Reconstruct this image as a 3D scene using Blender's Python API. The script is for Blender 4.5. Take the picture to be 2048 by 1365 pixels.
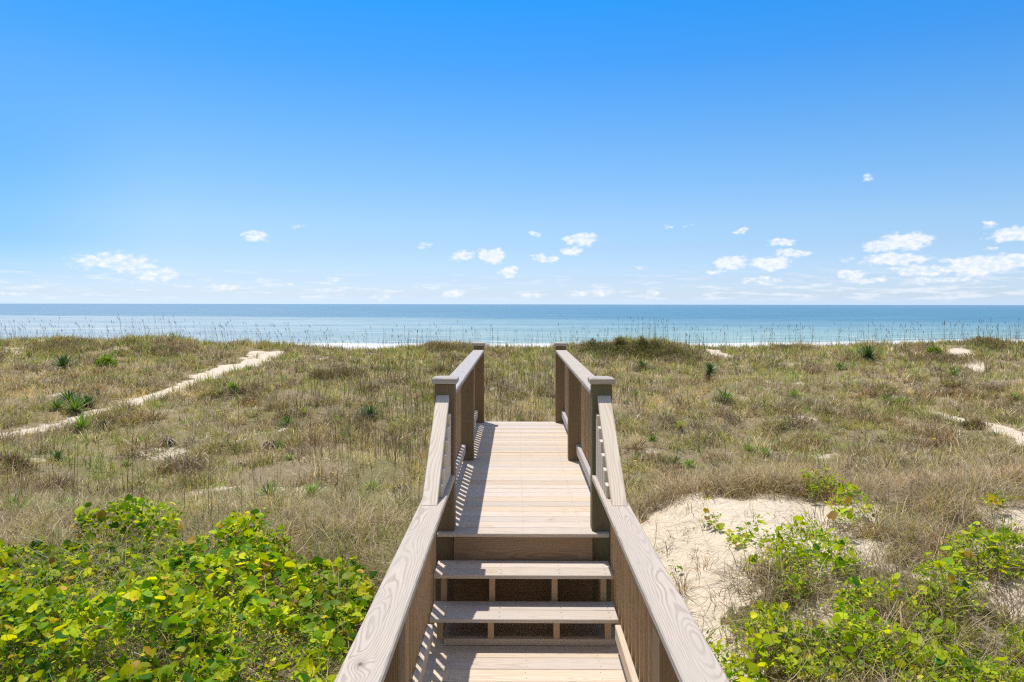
import bpy, bmesh, math, random
import numpy as np
from mathutils import Vector, Matrix
R = math.radians
rng = np.random.default_rng(11)
random.seed(5)
S = bpy.context.scene
COL = S.collection
for o in list(bpy.data.objects): bpy.data.objects.remove(o)

# ------------------------------------------------------------------ camera
F = 1500.0            # focal length in photo pixels (2048 wide)
CAMZ = 1.6
cd = bpy.data.cameras.new('camera'); cam = bpy.data.objects.new('camera', cd); COL.objects.link(cam)
cd.sensor_width = 36; cd.lens = 36*F/2048
cd.shift_y = -73.5/2048
cd.clip_start = 0.05; cd.clip_end = 60000
cam.matrix_world = Matrix.Translation((0, 0, CAMZ)) @ Matrix.Rotation(math.atan(8/F), 4, 'Z') @ Matrix.Rotation(R(90), 4, 'X') @ Matrix.Rotation(0.0016, 4, 'Z')
S.camera = cam
# ------------------------------------------------------------------ exposure
S.view_settings.view_transform = 'Standard'; S.view_settings.look = 'None'
S.view_settings.exposure = 0.33; S.view_settings.gamma = 1
S.cycles.use_denoising = False; S.cycles.filter_width = 1.25; S.cycles.use_adaptive_sampling = False
try: S.cycles.denoising_prefilter = 'ACCURATE'
except Exception: pass
S.cycles.max_bounces = 7; S.cycles.diffuse_bounces = 3; S.cycles.transmission_bounces = 3
S.cycles.sample_clamp_indirect = 4
# ------------------------------------------------------------------ sun
TOSUN = Vector((-0.17, 0.31, 1)).normalized()
SUN_EL = math.asin(TOSUN.z); SUN_AZ = math.atan2(TOSUN.x, TOSUN.y)
sl = bpy.data.lights.new('sun', 'SUN'); sl.energy = 3.3; sl.angle = R(0.5); sl.color = (1, .955, .88)
so = bpy.data.objects.new('sun', sl); COL.objects.link(so)
so.rotation_euler = TOSUN.to_track_quat('Z', 'Y').to_euler(); so.location = (-3, 6, 20)

# ------------------------------------------------------------------ node helper
class NT:
    def __init__(s, nt): s.nt = nt; s.n = nt.nodes; s.l = nt.links
    def new(s, t, **k):
        n = s.n.new(t)
        for a, b in k.items(): setattr(n, a, b)
        return n
    def put(s, sock, v):
        if hasattr(v, 'is_output') or isinstance(v, bpy.types.NodeSocket): s.l.new(v, sock)
        else:
            if isinstance(v, (tuple, list)) and len(v) == 3 and len(sock.default_value) == 4: v = (*v, 1)
            sock.default_value = v
    def m(s, op, a, b=0.0, c=0.0, clamp=False):
        n = s.new('ShaderNodeMath', operation=op, use_clamp=clamp)
        s.put(n.inputs[0], a); s.put(n.inputs[1], b); s.put(n.inputs[2], c)
        return n.outputs[0]
    def vm(s, op, a, b=(0, 0, 0)):
        n = s.new('ShaderNodeVectorMath', operation=op)
        s.put(n.inputs[0], a); s.put(n.inputs[1], b)
        return n.outputs['Value'] if op in ('LENGTH', 'DOT_PRODUCT') else n.outputs[0]
    def xyz(s, x=0.0, y=0.0, z=0.0):
        n = s.new('ShaderNodeCombineXYZ')
        for i, v in enumerate((x, y, z)): s.put(n.inputs[i], v)
        return n.outputs[0]
    def sep(s, v):
        n = s.new('ShaderNodeSeparateXYZ'); s.put(n.inputs[0], v); return n.outputs
    def noise(s, vec, scale=1.0, detail=3.0, rough=.5, dist=0.0):
        n = s.new('ShaderNodeTexNoise'); s.put(n.inputs['Vector'], vec)
        n.inputs['Scale'].default_value = scale; n.inputs['Detail'].default_value = detail
        n.inputs['Roughness'].default_value = rough; n.inputs['Distortion'].default_value = dist
        return n.outputs[0]
    def ramp(s, f, a, b, lo=0.0, hi=1.0, smooth=True):
        n = s.new('ShaderNodeMapRange'); n.interpolation_type = 'SMOOTHSTEP' if smooth else 'LINEAR'
        s.put(n.inputs[0], f); s.put(n.inputs[1], a); s.put(n.inputs[2], b); s.put(n.inputs[3], lo); s.put(n.inputs[4], hi)
        return n.outputs[0]
    def mix(s, f, a, b, t='MIX'):
        n = s.new('ShaderNodeMix', data_type='RGBA', blend_type=t)
        s.put(n.inputs[0], f); s.put(n.inputs[6], a); s.put(n.inputs[7], b)
        return n.outputs[2]
    def attr(s, name, out='Vector'):
        n = s.new('ShaderNodeAttribute', attribute_name=name); return n.outputs[out]

# ------------------------------------------------------------------ world: sky and clouds
w = bpy.data.worlds.new('World'); S.world = w; w.use_nodes = True
T = NT(w.node_tree); T.n.clear()
sky = T.new('ShaderNodeTexSky', sky_type='NISHITA')
sky.sun_disc = False; sky.sun_elevation = SUN_EL; sky.sun_rotation = SUN_AZ
sky.altitude = 0; sky.air_density = 1.0; sky.dust_density = 0.6; sky.ozone_density = 3.0
tc = T.new('ShaderNodeTexCoord')
d = T.sep(tc.outputs['Generated'])
hl = T.m('SQRT', T.m('ADD', T.m('MULTIPLY', d[0], d[0]), T.m('MULTIPLY', d[1], d[1])))
u = T.m('ARCTAN2', d[0], d[1]); v = T.m('DIVIDE', d[2], T.m('MAXIMUM', hl, .001))
# deeper blue in view, paler at the horizon; unseen zenith brightened to lift shade
deep = T.ramp(v, 0.0, 1.0, smooth=False)
tint = T.new('ShaderNodeValToRGB'); T.put(tint.inputs[0], deep)
SKYTINT = [(0.0, (1.30, 1.72, 2.75)), (.012, (1.12, 1.38, 2.05)), (.033, (.98, 1.18, 1.72)), (.073, (.90, 1.09, 1.43)), (.106, (.91, 1.12, 1.37)), (.206, (.648, 1.10, 1.43)), (.319, (.316, 1.02, 1.60)), (.41, (.15, 1.03, 1.71)), (.62, (.7, 1.2, 1.5)), (1, (1.7, 1.6, 1.5))]
e = tint.color_ramp.elements
e[0].position = SKYTINT[0][0]; e[0].color = (*[q/1.17 for q in SKYTINT[0][1]], 1); e[1].position = 1; e[1].color = (*[q/1.17 for q in SKYTINT[-1][1]], 1)
for p, c in SKYTINT[1:-1]:
    k = e.new(p); k.color = (*[q/1.17 for q in c], 1)
aside = T.ramp(T.m('ABSOLUTE', u), .85, 1.5)   # unseen landward sky warmed to take the blue out of shaded faces
skyc = T.mix(1.0, sky.outputs[0], T.mix(aside, tint.outputs[0], (1.12, 1.0, .88)), 'MULTIPLY')
leftdark = T.m('MULTIPLY', T.ramp(u, -0.62, -0.42, 1.0, 0.0), T.m('MULTIPLY', T.ramp(v, 0.0, .09), T.ramp(v, .30, .15)))
skyc = T.mix(T.m('MULTIPLY', leftdark, .85), skyc, T.mix(1.0, skyc, (.60, .86, 1.0), 'MULTIPLY'))
CL = [(225,524,70,19,.75),(315,550,42,16,.75),(170,522,40,9,.5),(270,538,50,12,.6),(512,473,30,11,1.2),(592,453,14,5,.5),(450,574,34,6,.8),(925,514,30,12,.95),(984,512,30,16,1.2),
 (1018,543,22,10,1.1),(850,492,18,8,.4),(1068,467,10,7,.8),(1162,480,38,15,1.15),(1145,504,26,8,1.2),(1083,516,16,9,1.1),(1104,520,12,8,1),(1463,526,32,16,1.25),(1430,545,28,5,.6),
 (1540,526,40,15,1.3),(1560,484,24,9,1.1),(1585,506,34,9,1.0),(1520,560,40,8,.8),(1482,462,14,7,1),(1738,355,9,8,.45),(1808,482,44,17,1.35),(1765,492,38,12,1.1),(1790,518,62,12,1.1),(1700,549,30,9,1),
 (1960,532,52,17,1.3),(1840,540,60,10,.9),(2035,520,48,14,1.0),(2030,468,50,14,1.1),(1975,450,14,7,.6),(1975,496,12,5,.6),(1730,560,50,6,.8),(1880,558,70,7,.7),(905,588,26,9,.9),
 (1158,588,22,8,.8),(1203,584,26,8,.7),(1310,586,16,6,.8),(1060,590,24,9,.5),(770,595,20,7,.5),(672,559,20,5,.6),(578,568,9,4,.6),(35,592,30,5,.6),(1280,540,20,8,.3),(1336,452,8,6,.4),(1372,452,7,5,.3),(1690,520,20,7,.4),(1920,520,40,8,.8)]
wv = T.xyz(T.m('MULTIPLY', u, 60.0), T.m('MULTIPLY', v, 95.0), 0)
wn = T.new('ShaderNodeTexNoise'); T.put(wn.inputs['Vector'], wv); wn.inputs['Scale'].default_value = .9; wn.inputs['Detail'].default_value = 4
wsep = T.sep(wn.outputs['Color'])
uu = T.m('ADD', u, T.m('MULTIPLY', T.m('SUBTRACT', wsep[0], .5), .030))
vv = T.m('ADD', v, T.m('MULTIPLY', T.m('SUBTRACT', wsep[1], .5), .014))
uv = T.xyz(uu, vv, 0)
field = None
for (px, py, rx, ry, op) in CL:
    u0 = math.atan((px-1032)/F); v0 = (609-py)/F*math.cos(u0)
    q = T.vm('MULTIPLY', T.vm('SUBTRACT', uv, (u0, v0, 0)), (F/rx/1.10, F/ry/1.12, 0))
    dd = T.m('MINIMUM', T.m('MULTIPLY', T.m('SUBTRACT', 1.0, T.vm('LENGTH', q)), op*1.4), .2+.45*op)
    field = dd if field is None else T.m('MAXIMUM', field, dd)
fn = T.noise(T.xyz(T.m('MULTIPLY', u, 120.0), T.m('MULTIPLY', v, 210.0), 3.1), 1.0, 4, .5)
dens = T.ramp(T.m('ADD', field, T.m('MULTIPLY', T.m('SUBTRACT', fn, .52), 1.25)), 0.0, 0.8)
# low rows of far clouds above the horizon
ln = T.noise(T.xyz(T.m('MULTIPLY', u, 26.0), T.m('MULTIPLY', v, 190.0), 9.3), 1.0, 5, .6)
band = T.m('MULTIPLY', T.ramp(v, .002, .010), T.ramp(v, .055, .018))
rightmore = T.ramp(u, -.1, .6, 0.0, .06)
low = T.m('MULTIPLY', T.ramp(T.m('ADD', ln, rightmore), .52, .68), T.m('MULTIPLY', band, .55))
cloud = T.m('MAXIMUM', T.m('MULTIPLY', dens, .86), low)
cshade = T.ramp(fn, .35, .7)
ccol = T.mix(cshade, (6.9, 7.4, 8.2, 1), (8.1, 8.15, 8.3, 1))
fin = T.mix(cloud, skyc, ccol)
bg = T.new('ShaderNodeBackground'); T.put(bg.inputs[0], fin); bg.inputs[1].default_value = 0.10
T.l.new(bg.outputs[0], T.new('ShaderNodeOutputWorld').inputs[0])

# ------------------------------------------------------------------ object helpers
def tag(o, label=None, cat=None, group=None, kind=None):
    if label: o['label'] = label
    if cat: o['category'] = cat
    if group: o['group'] = group
    if kind: o['kind'] = kind
    return o
def empty(name, loc):
    o = bpy.data.objects.new(name, None); o.empty_display_size = .1; COL.objects.link(o); o.location = loc; return o
def link(name, me, mats, parent=None, loc=(0, 0, 0)):
    if not isinstance(mats, (list, tuple)): mats = [mats]
    for m in mats: me.materials.append(m)
    o = bpy.data.objects.new(name, me); COL.objects.link(o)
    if parent: o.parent = parent
    o.location = loc
    return o
def fast_mesh(name, V, quads=None, tris=None, col=None, smooth=False):
    me = bpy.data.meshes.new(name)
    nq = 0 if quads is None else len(quads); ntq = 0 if tris is None else len(tris)
    me.vertices.add(len(V)); me.vertices.foreach_set('co', np.ascontiguousarray(V, dtype=np.float32).ravel())
    loops = []
    if nq: loops.append(quads.ravel())
    if ntq: loops.append(tris.ravel())
    loops = np.concatenate(loops).astype(np.int32)
    me.loops.add(len(loops)); me.loops.foreach_set('vertex_index', loops)
    me.polygons.add(nq+ntq)
    st = np.concatenate([np.arange(nq)*4, nq*4+np.arange(ntq)*3]).astype(np.int32)
    me.polygons.foreach_set('loop_start', st)
    me.update(calc_edges=True)
    if smooth: me.polygons.foreach_set('use_smooth', np.ones(nq+ntq, dtype=bool))
    if col is not None:
        a = me.color_attributes.new('Col', 'FLOAT_COLOR', 'POINT')
        c4 = np.ones((len(V), 4), dtype=np.float32); c4[:, :3] = col
        a.data.foreach_set('color', c4.ravel())
    return me

# ------------------------------------------------------------------ noise / terrain
def _h(ix, iy, s):
    n = (ix.astype(np.int64)*374761393 + iy.astype(np.int64)*668265263 + s*1442695041) & 0x7fffffff
    n = ((n ^ (n >> 13))*1274126177) & 0x7fffffff
    return ((n ^ (n >> 16)) & 0xffff)/65535.0
def vnoise(x, y, s=0):
    x = np.asarray(x, float); y = np.asarray(y, float)
    ix = np.floor(x); iy = np.floor(y); fx = x-ix; fy = y-iy
    fx = fx*fx*(3-2*fx); fy = fy*fy*(3-2*fy)
    a = _h(ix, iy, s); b = _h(ix+1, iy, s); c = _h(ix, iy+1, s); d_ = _h(ix+1, iy+1, s)
    return (a*(1-fx)+b*fx)*(1-fy)+(c*(1-fx)+d_*fx)*fy
def fbm(x, y, s=0, o=4):
    t = 0; a = .5; k = 1
    for i in range(o): t = t+a*vnoise(x*k+i*7.3, y*k-i*3.1, s+i); a *= .5; k *= 2.03
    return t/(1-.5**o)
def sst(x, a, b):
    t = np.clip((x-a)/(b-a), 0, 1); return t*t*(3-2*t)
BY = [-60, -20, 0, 4, 7, 9, 12, 15, 20, 25, 30, 36, 41, 44, 48, 55, 85, 100, 130, 400]
BZ = [-1.6, -1.5, -1.4, -1.15, -1.0, -1.02, -1.65, -2.05, -2.2, -2.0, -1.65, -1.3, -1.05, -1.0, -1.7, -2.6, -3.4, -4.3, -5.5, -9]
CPX = np.array([-400, 0, 60, 130, 250, 400, 480, 540, 600, 700, 850, 950, 1100, 1180, 1260, 1330, 1380, 1450, 1500, 1600, 1750, 1850, 1900, 2000, 2048, 2500], float)
CPY = np.array([680, 684, 683, 682, 688, 694, 691, 696, 703, 706, 702, 698, 702, 694, 688, 696, 704, 703, 699, 696, 694, 697, 694, 690, 692, 690], float)
CX = (CPX-1032)*42/F; CZ = CAMZ-(CPY-609)*42/F
def H(x, y):
    x = np.asarray(x, float); y = np.asarray(y, float)
    b = 0
    for dy in (-.9, -.3, .3, .9): b = b+np.interp(y+dy, BY, BZ)/4
    win = np.exp(-((y-42)/4.2)**2)
    b = b+(np.interp(x, CX, CZ)+1.02)*win
    side = sst(x, .75, 2.3)
    prof = np.where(y < 8.6, np.exp(-((y-8.6)/3.4)**2), np.exp(-((y-8.6)/1.7)**2))
    b = b+side*prof*(.46+.10*sst(x, 3, 7)*0+ .12*sst(x, 4.5, 8))
    # hollow towards the near right corner
    b = b-.35*sst(x, 2.6, 4.4)*sst(y, 6.6, 4.6)
    nz = (fbm(x/4.1+9, y/4.1, 3, 3)-.5)*.90*sst(y, 9, 14)*sst(y, 60, 46)*(1-.85*sst(np.abs(x+13.9), 3.4, 1.6)*sst(y, 18, 20))*(1-.85*sst(np.abs(x-13.9), 3.4, 1.6)*sst(y, 18, 20)*sst(y, 30, 27))
    nz = nz+(fbm(x/.9, y/.9, 8, 3)-.5)*.16*sst(np.abs(x-.05), .6, 1.6)+(fbm(x/.32, y/.32, 18, 3)-.5)*.07*sst(x, 1.0, 2.0)*sst(y, 11, 9)
    return b+nz
def proj(x, y, z):
    return 1032+F*x/y, 609+F*(CAMZ-z)/y
def at(px, py, y0=3.6, y1=60.):
    ys = np.arange(y0, y1, .02)
    xs = (px-1032)/F*ys; zs = CAMZ-(py-609)/F*ys
    hit = np.nonzero(H(xs, ys) >= zs)[0]
    i = hit[0] if len(hit) else len(ys)-1
    return Vector((xs[i], ys[i], float(H(xs[i], ys[i]))))
def inpoly(px, py, poly):
    px = np.asarray(px); py = np.asarray(py); c = np.zeros(px.shape, bool)
    for (x1, y1), (x2, y2) in zip(poly, poly[1:]+poly[:1]):
        if y1 == y2: continue
        k = ((y1 > py) != (y2 > py)) & (px < (x2-x1)*(py-y1)/(y2-y1)+x1)
        c ^= k
    return c
MOUND = [(1180,1120),(1245,1050),(1330,998),(1420,978),(1560,980),(1640,992),(1720,978),(1775,1030),(1690,1070),(1600,1090),(1540,1120),(1500,1165),(1440,1200),(1440,1260),(1490,1330),(1560,1500),(1350,1500),(1340,1300),(1280,1200)]
MOUND2 = [(1960,1170),(2010,1150),(2200,1200),(2250,1400),(2060,1310),(2000,1240)]
MOUND3 = [(1930,1010),(2100,990),(2200,1060),(2060,1100),(1960,1060)]
PATHS = [([(-160,900),(0,878),(80,862),(160,838),(225,820),(300,797),(360,775),(430,748),(480,733),(520,722),(550,706)], [.45,.5,.5,.6,.62,.62,.75,.9,1.0,1.1,1.4]),
         ([(2200,930),(2048,880),(1990,860),(1930,840),(1876,826)], [.6,.55,.6,.7,.4]),
         ([(1915,702),(1925,712),(1938,730),(1955,742)], [.8,.7,.6,.3]),
         ([(1428,700),(1440,708),(1460,720)], [.8,.9,.6])]
PW = []
for pts, ws in PATHS:
    PW.append(([at(*p) for p in pts], ws))
PATCH = [(70,925,.5,.5),(415,985,.6,.5),(590,868,.9,.6),(578,992,.6,.4),(535,878,.5,.4),(735,715,1.1,.8),(640,716,1.0,.6),(15,700,1.4,.8),(2030,697,1.0,.7),(330,915,.7,.4),
         (1600,765,.4,.3),(1990,762,.4,.3),(300,905,.5,.4),(555,1000,.4,.4),(1610,835,.4,.2),(860,1010,.5,.4),(400,1010,.5,.4),(120,790,.5,.3),(250,700,.8,.5),(870,735,.6,.3),(690,1030,.5,.3),(1320,905,.4,.2),(1650,910,.5,.3)]
PATW = [(at(p[0], p[1]), p[2], p[3]) for p in PATCH]
def sand(x, y):
    """1 where bare sand lies, 0 where plants cover it"""
    x = np.asarray(x, float); y = np.asarray(y, float)
    s = np.zeros(np.broadcast(x, y).shape)
    wob = (fbm(x*1.3, y*1.3, 21, 3)-.5)
    for pts, ws in PW:
        for (a, b), (wa, wb) in zip(zip(pts, pts[1:]), zip(ws, ws[1:])):
            dx, dy = b.x-a.x, b.y-a.y; L2 = dx*dx+dy*dy+1e-9
            t = np.clip(((x-a.x)*dx+(y-a.y)*dy)/L2, 0, 1)
            dist = np.hypot(x-a.x-t*dx, y-a.y-t*dy)
            s = np.maximum(s, sst(dist/((wa+(wb-wa)*t)*.66)+wob*2.0, 1.45, .6))
    for c, rx, ry in PATW:
        dist = np.hypot((x-c.x)/(rx*1.1), (y-c.y)/(ry*1.2))
        s = np.maximum(s, .60*sst(dist+wob*2.6, 1.3, .1))
    s = np.maximum(s, .36*sst(fbm(x/1.3+40, y/1.3, 33, 3), .66, .82)*sst(y, 10, 14))
    near = (y > 2.5) & (y < 12)
    if np.any(near):
        yy = np.where(near, y, 5.); z = H(x, yy); px, py = proj(x, yy, z)
        jx = px+(fbm(x*2.6, yy*2.6, 5, 5)-.5)*190; jy = py+(fbm(x*2.6+5, yy*2.6, 6, 5)-.5)*95
        m = inpoly(jx, jy, MOUND) | inpoly(jx, jy, MOUND2) | inpoly(jx, jy, MOUND3)
        s = np.where(near & m, 1.0, s)
        s = np.maximum(s, np.where(near & (x > 1.5), .62*sst(fbm(x*1.9+3, yy*1.9, 39, 4), .50, .66), 0))
    s = np.where((y > 49), 1.0, s)
    return s

# ------------------------------------------------------------------ materials
def mat(name):
    m = bpy.data.materials.new(name); m.use_nodes = True
    t = NT(m.node_tree); t.n.clear()
    out = t.new('ShaderNodeOutputMaterial')
    return m, t, out
def principled(t, out, base, rough=.6, spec=.3, normal=None):
    p = t.new('ShaderNodeBsdfPrincipled')
    t.put(p.inputs['Base Color'], base); t.put(p.inputs['Roughness'], rough)
    p.inputs['Specular IOR Level'].default_value = spec
    if normal is not None: t.l.new(normal, p.inputs['Normal'])
    if out is not None: t.l.new(p.outputs[0], out.inputs[0])
    return p
def bump(t, h, strength=.3, dist=.01):
    b = t.new('ShaderNodeBump'); t.put(b.inputs['Height'], h); b.inputs['Strength'].default_value = strength; b.inputs['Distance'].default_value = dist
    return b.outputs[0]
def foliage_mat(name, trans=.3, rough=.55, spec=.25, boost=1.0, tcol=(1.1, 1.05, .6)):
    m, t, out = mat(name)
    c = t.attr('Col', 'Color')
    if boost != 1: c = t.mix(1.0, c, (boost, boost, boost), 'MULTIPLY')
    p = principled(t, None, c, rough, spec)
    tr = t.new('ShaderNodeBsdfTranslucent'); t.put(tr.inputs[0], t.mix(1.0, c, tcol, 'MULTIPLY'))
    mx = t.new('ShaderNodeMixShader'); mx.inputs[0].default_value = trans
    t.l.new(p.outputs[0], mx.inputs[1]); t.l.new(tr.outputs[0], mx.inputs[2]); t.l.new(mx.outputs[0], out.inputs[0])
    return m
M_grass = foliage_mat('grass', .25, .6, .15, boost=1.18)
M_leaf = foliage_mat('vine leaf', .42, .5, .18, tcol=(1.2, 1.2, .35))
M_yucca = foliage_mat('yucca leaf', .18, .4, .4)
M_dead = foliage_mat('dead leaf', .1, .8, .1)

def wood(name, A, B, Gr, gray=.4, period=.011, contrast=.6, tintv=.18, knots=True, green=0.0):
    m, t, out = mat(name)
    g = t.sep(t.attr('gr')); rnd = t.attr('rnd', 'Fac')
    a, b, c = g[0], g[1], g[2]
    off = t.m('MULTIPLY', rnd, 53.0)
    n1 = t.noise(t.xyz(t.m('ADD', t.m('MULTIPLY', a, .9), off), t.m('MULTIPLY', b, 3.0), 0), 1.0, 2, .5)
    z0 = t.m('ADD', -.03, t.m('MULTIPLY', n1, .17))
    b0 = t.m('MULTIPLY', t.m('SUBTRACT', t.m('FRACT', t.m('MULTIPLY', rnd, 7.13)), .5), .10)
    n2 = t.noise(t.xyz(t.m('ADD', t.m('MULTIPLY', a, 5.0), off), t.m('MULTIPLY', b, 22.0), t.m('MULTIPLY', c, 22.0)), 1.0, 3, .5)
    r = t.m('SQRT', t.m('ADD', t.m('POWER', t.m('SUBTRACT', b, b0), 2.0), t.m('POWER', t.m('ADD', c, z0), 2.0)))
    r = t.m('ADD', r, t.m('MULTIPLY', t.m('SUBTRACT', n2, .5), .010))
    # knots pull the rings round them
    kv = t.new('ShaderNodeTexVoronoi'); t.put(kv.inputs['Vector'], t.xyz(t.m('ADD', t.m('MULTIPLY', a, 5.0), off), t.m('MULTIPLY', b, 9.0), t.m('MULTIPLY', c, 4.0))); kv.inputs['Scale'].default_value = 1
    ks = t.sep(kv.outputs['Color']); isk = t.m('GREATER_THAN', ks[0], .86)
    kd = kv.outputs['Distance']
    pull = t.m('MULTIPLY', isk, t.m('MULTIPLY', t.ramp(kd, .55, 0.0), .03))
    r = t.m('ADD', r, pull)
    s = t.m('SINE', t.m('MULTIPLY', r, 2*math.pi/period))
    s = t.ramp(s, -.1, 1.0)
    fib = t.noise(t.xyz(t.m('ADD', t.m('MULTIPLY', a, 7.0), off), t.m('MULTIPLY', b, 330.0), t.m('MULTIPLY', c, 330.0)), 1.0, 2, .6)
    col = t.mix(t.m('MULTIPLY', s, contrast), A, B)
    w1 = t.noise(t.xyz(t.m('ADD', t.m('MULTIPLY', a, 1.7), off), t.m('MULTIPLY', b, 6.0), t.m('MULTIPLY', rnd, 9.0)), 1.0, 3, .6)
    col = t.mix(t.m('MULTIPLY', t.ramp(w1, .3, .7), gray), col, Gr)
    tv = t.m('ADD', 1-tintv, t.m('MULTIPLY', t.m('FRACT', t.m('MULTIPLY', rnd, 91.7)), tintv*2))
    tv = t.m('MULTIPLY', tv, t.ramp(fib, .2, .8, .88, 1.10))
    col = t.mix(1.0, col, t.xyz(tv, tv, tv), 'MULTIPLY')
    # warm / grey shift from board to board
    sh = t.m('FRACT', t.m('MULTIPLY', rnd, 17.3))
    col = t.mix(1.0, col, t.xyz(t.ramp(sh, 0, 1, 1.04, .97), 1.0, t.ramp(sh, 0, 1, .92, 1.06)), 'MULTIPLY')
    # thin cracks
    ck = t.noise(t.xyz(t.m('ADD', t.m('MULTIPLY', a, 2.2), off), t.m('MULTIPLY', b, 130.0), t.m('MULTIPLY', c, 60.0)), 1.0, 1, .5)
    crack = t.ramp(ck, .73, .79)
    col = t.mix(t.m('MULTIPLY', crack, .55), col, t.mix(1.0, col, (.35, .3, .27), 'MULTIPLY'))
    if knots:
        core = t.m('MULTIPLY', isk, t.ramp(kd, .13, .07)); ring = t.m('MULTIPLY', isk, t.ramp(kd, .30, .12))
        col = t.mix(t.m('MULTIPLY', ring, .35), col, B)
        col = t.mix(t.m('MULTIPLY', core, .8), col, (.10, .055, .035))
    hgt = t.m('ADD', t.m('MULTIPLY', s, -.5), t.m('ADD', fib, t.m('MULTIPLY', crack, -2.0)))
    principled(t, out, col, .72, .22, bump(t, hgt, .35, .0015))
    return m
M_deck = wood('deck boards', (.69, .565, .445), (.45, .32, .22), (.62, .55, .48), .6, .010, .44, .09)
M_rail = wood('weathered rail', (.565, .50, .455), (.30, .24, .205), (.50, .465, .43), .65, .0074, .56, .04)
M_new = wood('new pine', (.80, .70, .60), (.56, .42, .31), (.74, .67, .60), .35, .012, .6, .05)
M_post = wood('treated post', (.27, .185, .105), (.15, .095, .05), (.22, .16, .10), .5, .009, .55, .12)
M_postg = wood('greenish treated post', (.185, .165, .085), (.11, .095, .05), (.17, .145, .09), .5, .010, .6, .08)
M_cap = wood('grey post cap', (.52, .44, .385), (.32, .26, .215), (.47, .42, .38), .6, .012, .5, .08)
M_bal = wood('baluster pine', (.50, .335, .20), (.32, .195, .105), (.42, .30, .195), .4, .009, .5, .14, knots=False)
M_fas = wood('fascia pine', (.38, .245, .145), (.22, .125, .065), (.31, .22, .145), .4, .013, .6, .08)
m_, t_, o_ = mat('screw head'); principled(t_, o_, (.16, .13, .11), .5, .4); M_screw = m_

# ground: sand with plant litter
M_ground, t, out = mat('dune ground')
geo = t.new('ShaderNodeNewGeometry'); P = geo.outputs['Position']
sa = t.attr('sand', 'Fac')
n = t.noise(P, 2.2, 6, .65); n3 = t.noise(P, 16.0, 6, .7)
mk = t.m('ADD', sa, t.m('ADD', t.m('MULTIPLY', t.m('SUBTRACT', n, .5), 1.5), t.m('MULTIPLY', t.m('SUBTRACT', n3, .5), 1.5)))
mask = t.ramp(mk, .36, .66)
sandc = t.mix(t.noise(P, 5.0, 5, .6), (.70, .58, .43), (.84, .73, .58))
sandc = t.mix(t.m('MULTIPLY', t.ramp(n3, .62, .75), .6), sandc, (.36, .27, .18))
lit = t.mix(t.noise(P, 9.0, 5, .7), (.14, .105, .06), (.50, .40, .26))
lit = t.mix(t.ramp(t.noise(P, .5, 3, .5), .45, .6), lit, t.mix(t.noise(P, 12.0, 4, .7), (.12, .11, .045), (.38, .33, .17)))
gcol = t.mix(mask, lit, sandc)
principled(t, out, gcol, .95, .05, bump(t, t.m('ADD', t.noise(P, 3.5, 6, .6), t.m('MULTIPLY', t.noise(P, 30.0, 4, .6), .22)), 1.0, .10))

# ocean
M_sea, t, out = mat('sea water')
geo = t.new('ShaderNodeNewGeometry'); P = geo.outputs['Position']; ps = t.sep(P)
X, Y = ps[0], ps[1]
edge = t.noise(t.xyz(t.m('MULTIPLY', X, .012), t.m('MULTIPLY', Y, .03), 0), 1.0, 4, .6)
yb = t.m('ADD', t.m('SUBTRACT', Y, t.m('SUBTRACT', 262.0, t.m('MULTIPLY', X, .28))), t.m('MULTIPLY', t.m('SUBTRACT', edge, .5), 60.0))
f = t.ramp(yb, -14.0, 14.0)
soft = t.ramp(X, -40.0, 60.0)
f2 = t.ramp(yb, -110.0, 60.0)
fm = t.new('ShaderNodeMix', data_type='FLOAT'); t.put(fm.inputs[0], soft); t.put(fm.inputs[2], f); t.put(fm.inputs[3], f2); f = fm.outputs[0]
near = t.mix(t.ramp(Y, 95, 190), (.29, .43, .41), (.225, .385, .435))
far = t.mix(t.ramp(Y, 300, 2500), (.10, .255, .36), (.15, .275, .375))
glare = t.ramp(t.m('DIVIDE', X, Y), .25, -.65)  # sun glare towards the left, painted into the water colour
far = t.mix(glare, far, (.21, .33, .41)); near = t.mix(glare, near, (.42, .50, .515))
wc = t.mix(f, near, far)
chop = t.noise(t.xyz(t.m('MULTIPLY', X, .10), t.m('MULTIPLY', Y, .35), 2.0), 1.0, 6, .62)
big = t.noise(t.xyz(t.m('MULTIPLY', X, .012), t.m('MULTIPLY', Y, .05), 7.0), 1.0, 5, .6)
wc = t.mix(1.0, wc, t.mix(t.ramp(t.m('ADD', t.m('MULTIPLY', chop, .6), t.m('MULTIPLY', big, .4)), .38, .62), (.70, .79, .85), (1.25, 1.18, 1.12)), 'MULTIPLY')
# foam lines of the surf
warp = t.m('ADD', Y, t.m('MULTIPLY', t.m('SUBTRACT', t.noise(t.xyz(t.m('MULTIPLY', X, .035), 0, 0), 1.0, 3, .5), .5), 9.0))
warp = t.m('SUBTRACT', warp, t.m('MULTIPLY', t.ramp(X, 10, 80), 14.0))
warp = t.m('ADD', warp, t.m('MULTIPLY', t.ramp(X, -10, -60), 2.0))
foamn = t.noise(t.xyz(t.m('MULTIPLY', X, .16), t.m('MULTIPLY', Y, .7), 0), 1.0, 6, .65)
foam = None
for (c0, wd, th) in ((91, 9.0, .24), (96.5, 2.4, .46), (103, 1.8, .52), (112, 1.4, .57), (126, 1.4, .62)):
    bnd = t.ramp(t.m('ABSOLUTE', t.m('SUBTRACT', warp, c0)), wd, wd*.3)
    k = t.m('MULTIPLY', bnd, t.ramp(foamn, th, th+.10))
    foam = k if foam is None else t.m('MAXIMUM', foam, k)
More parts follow.
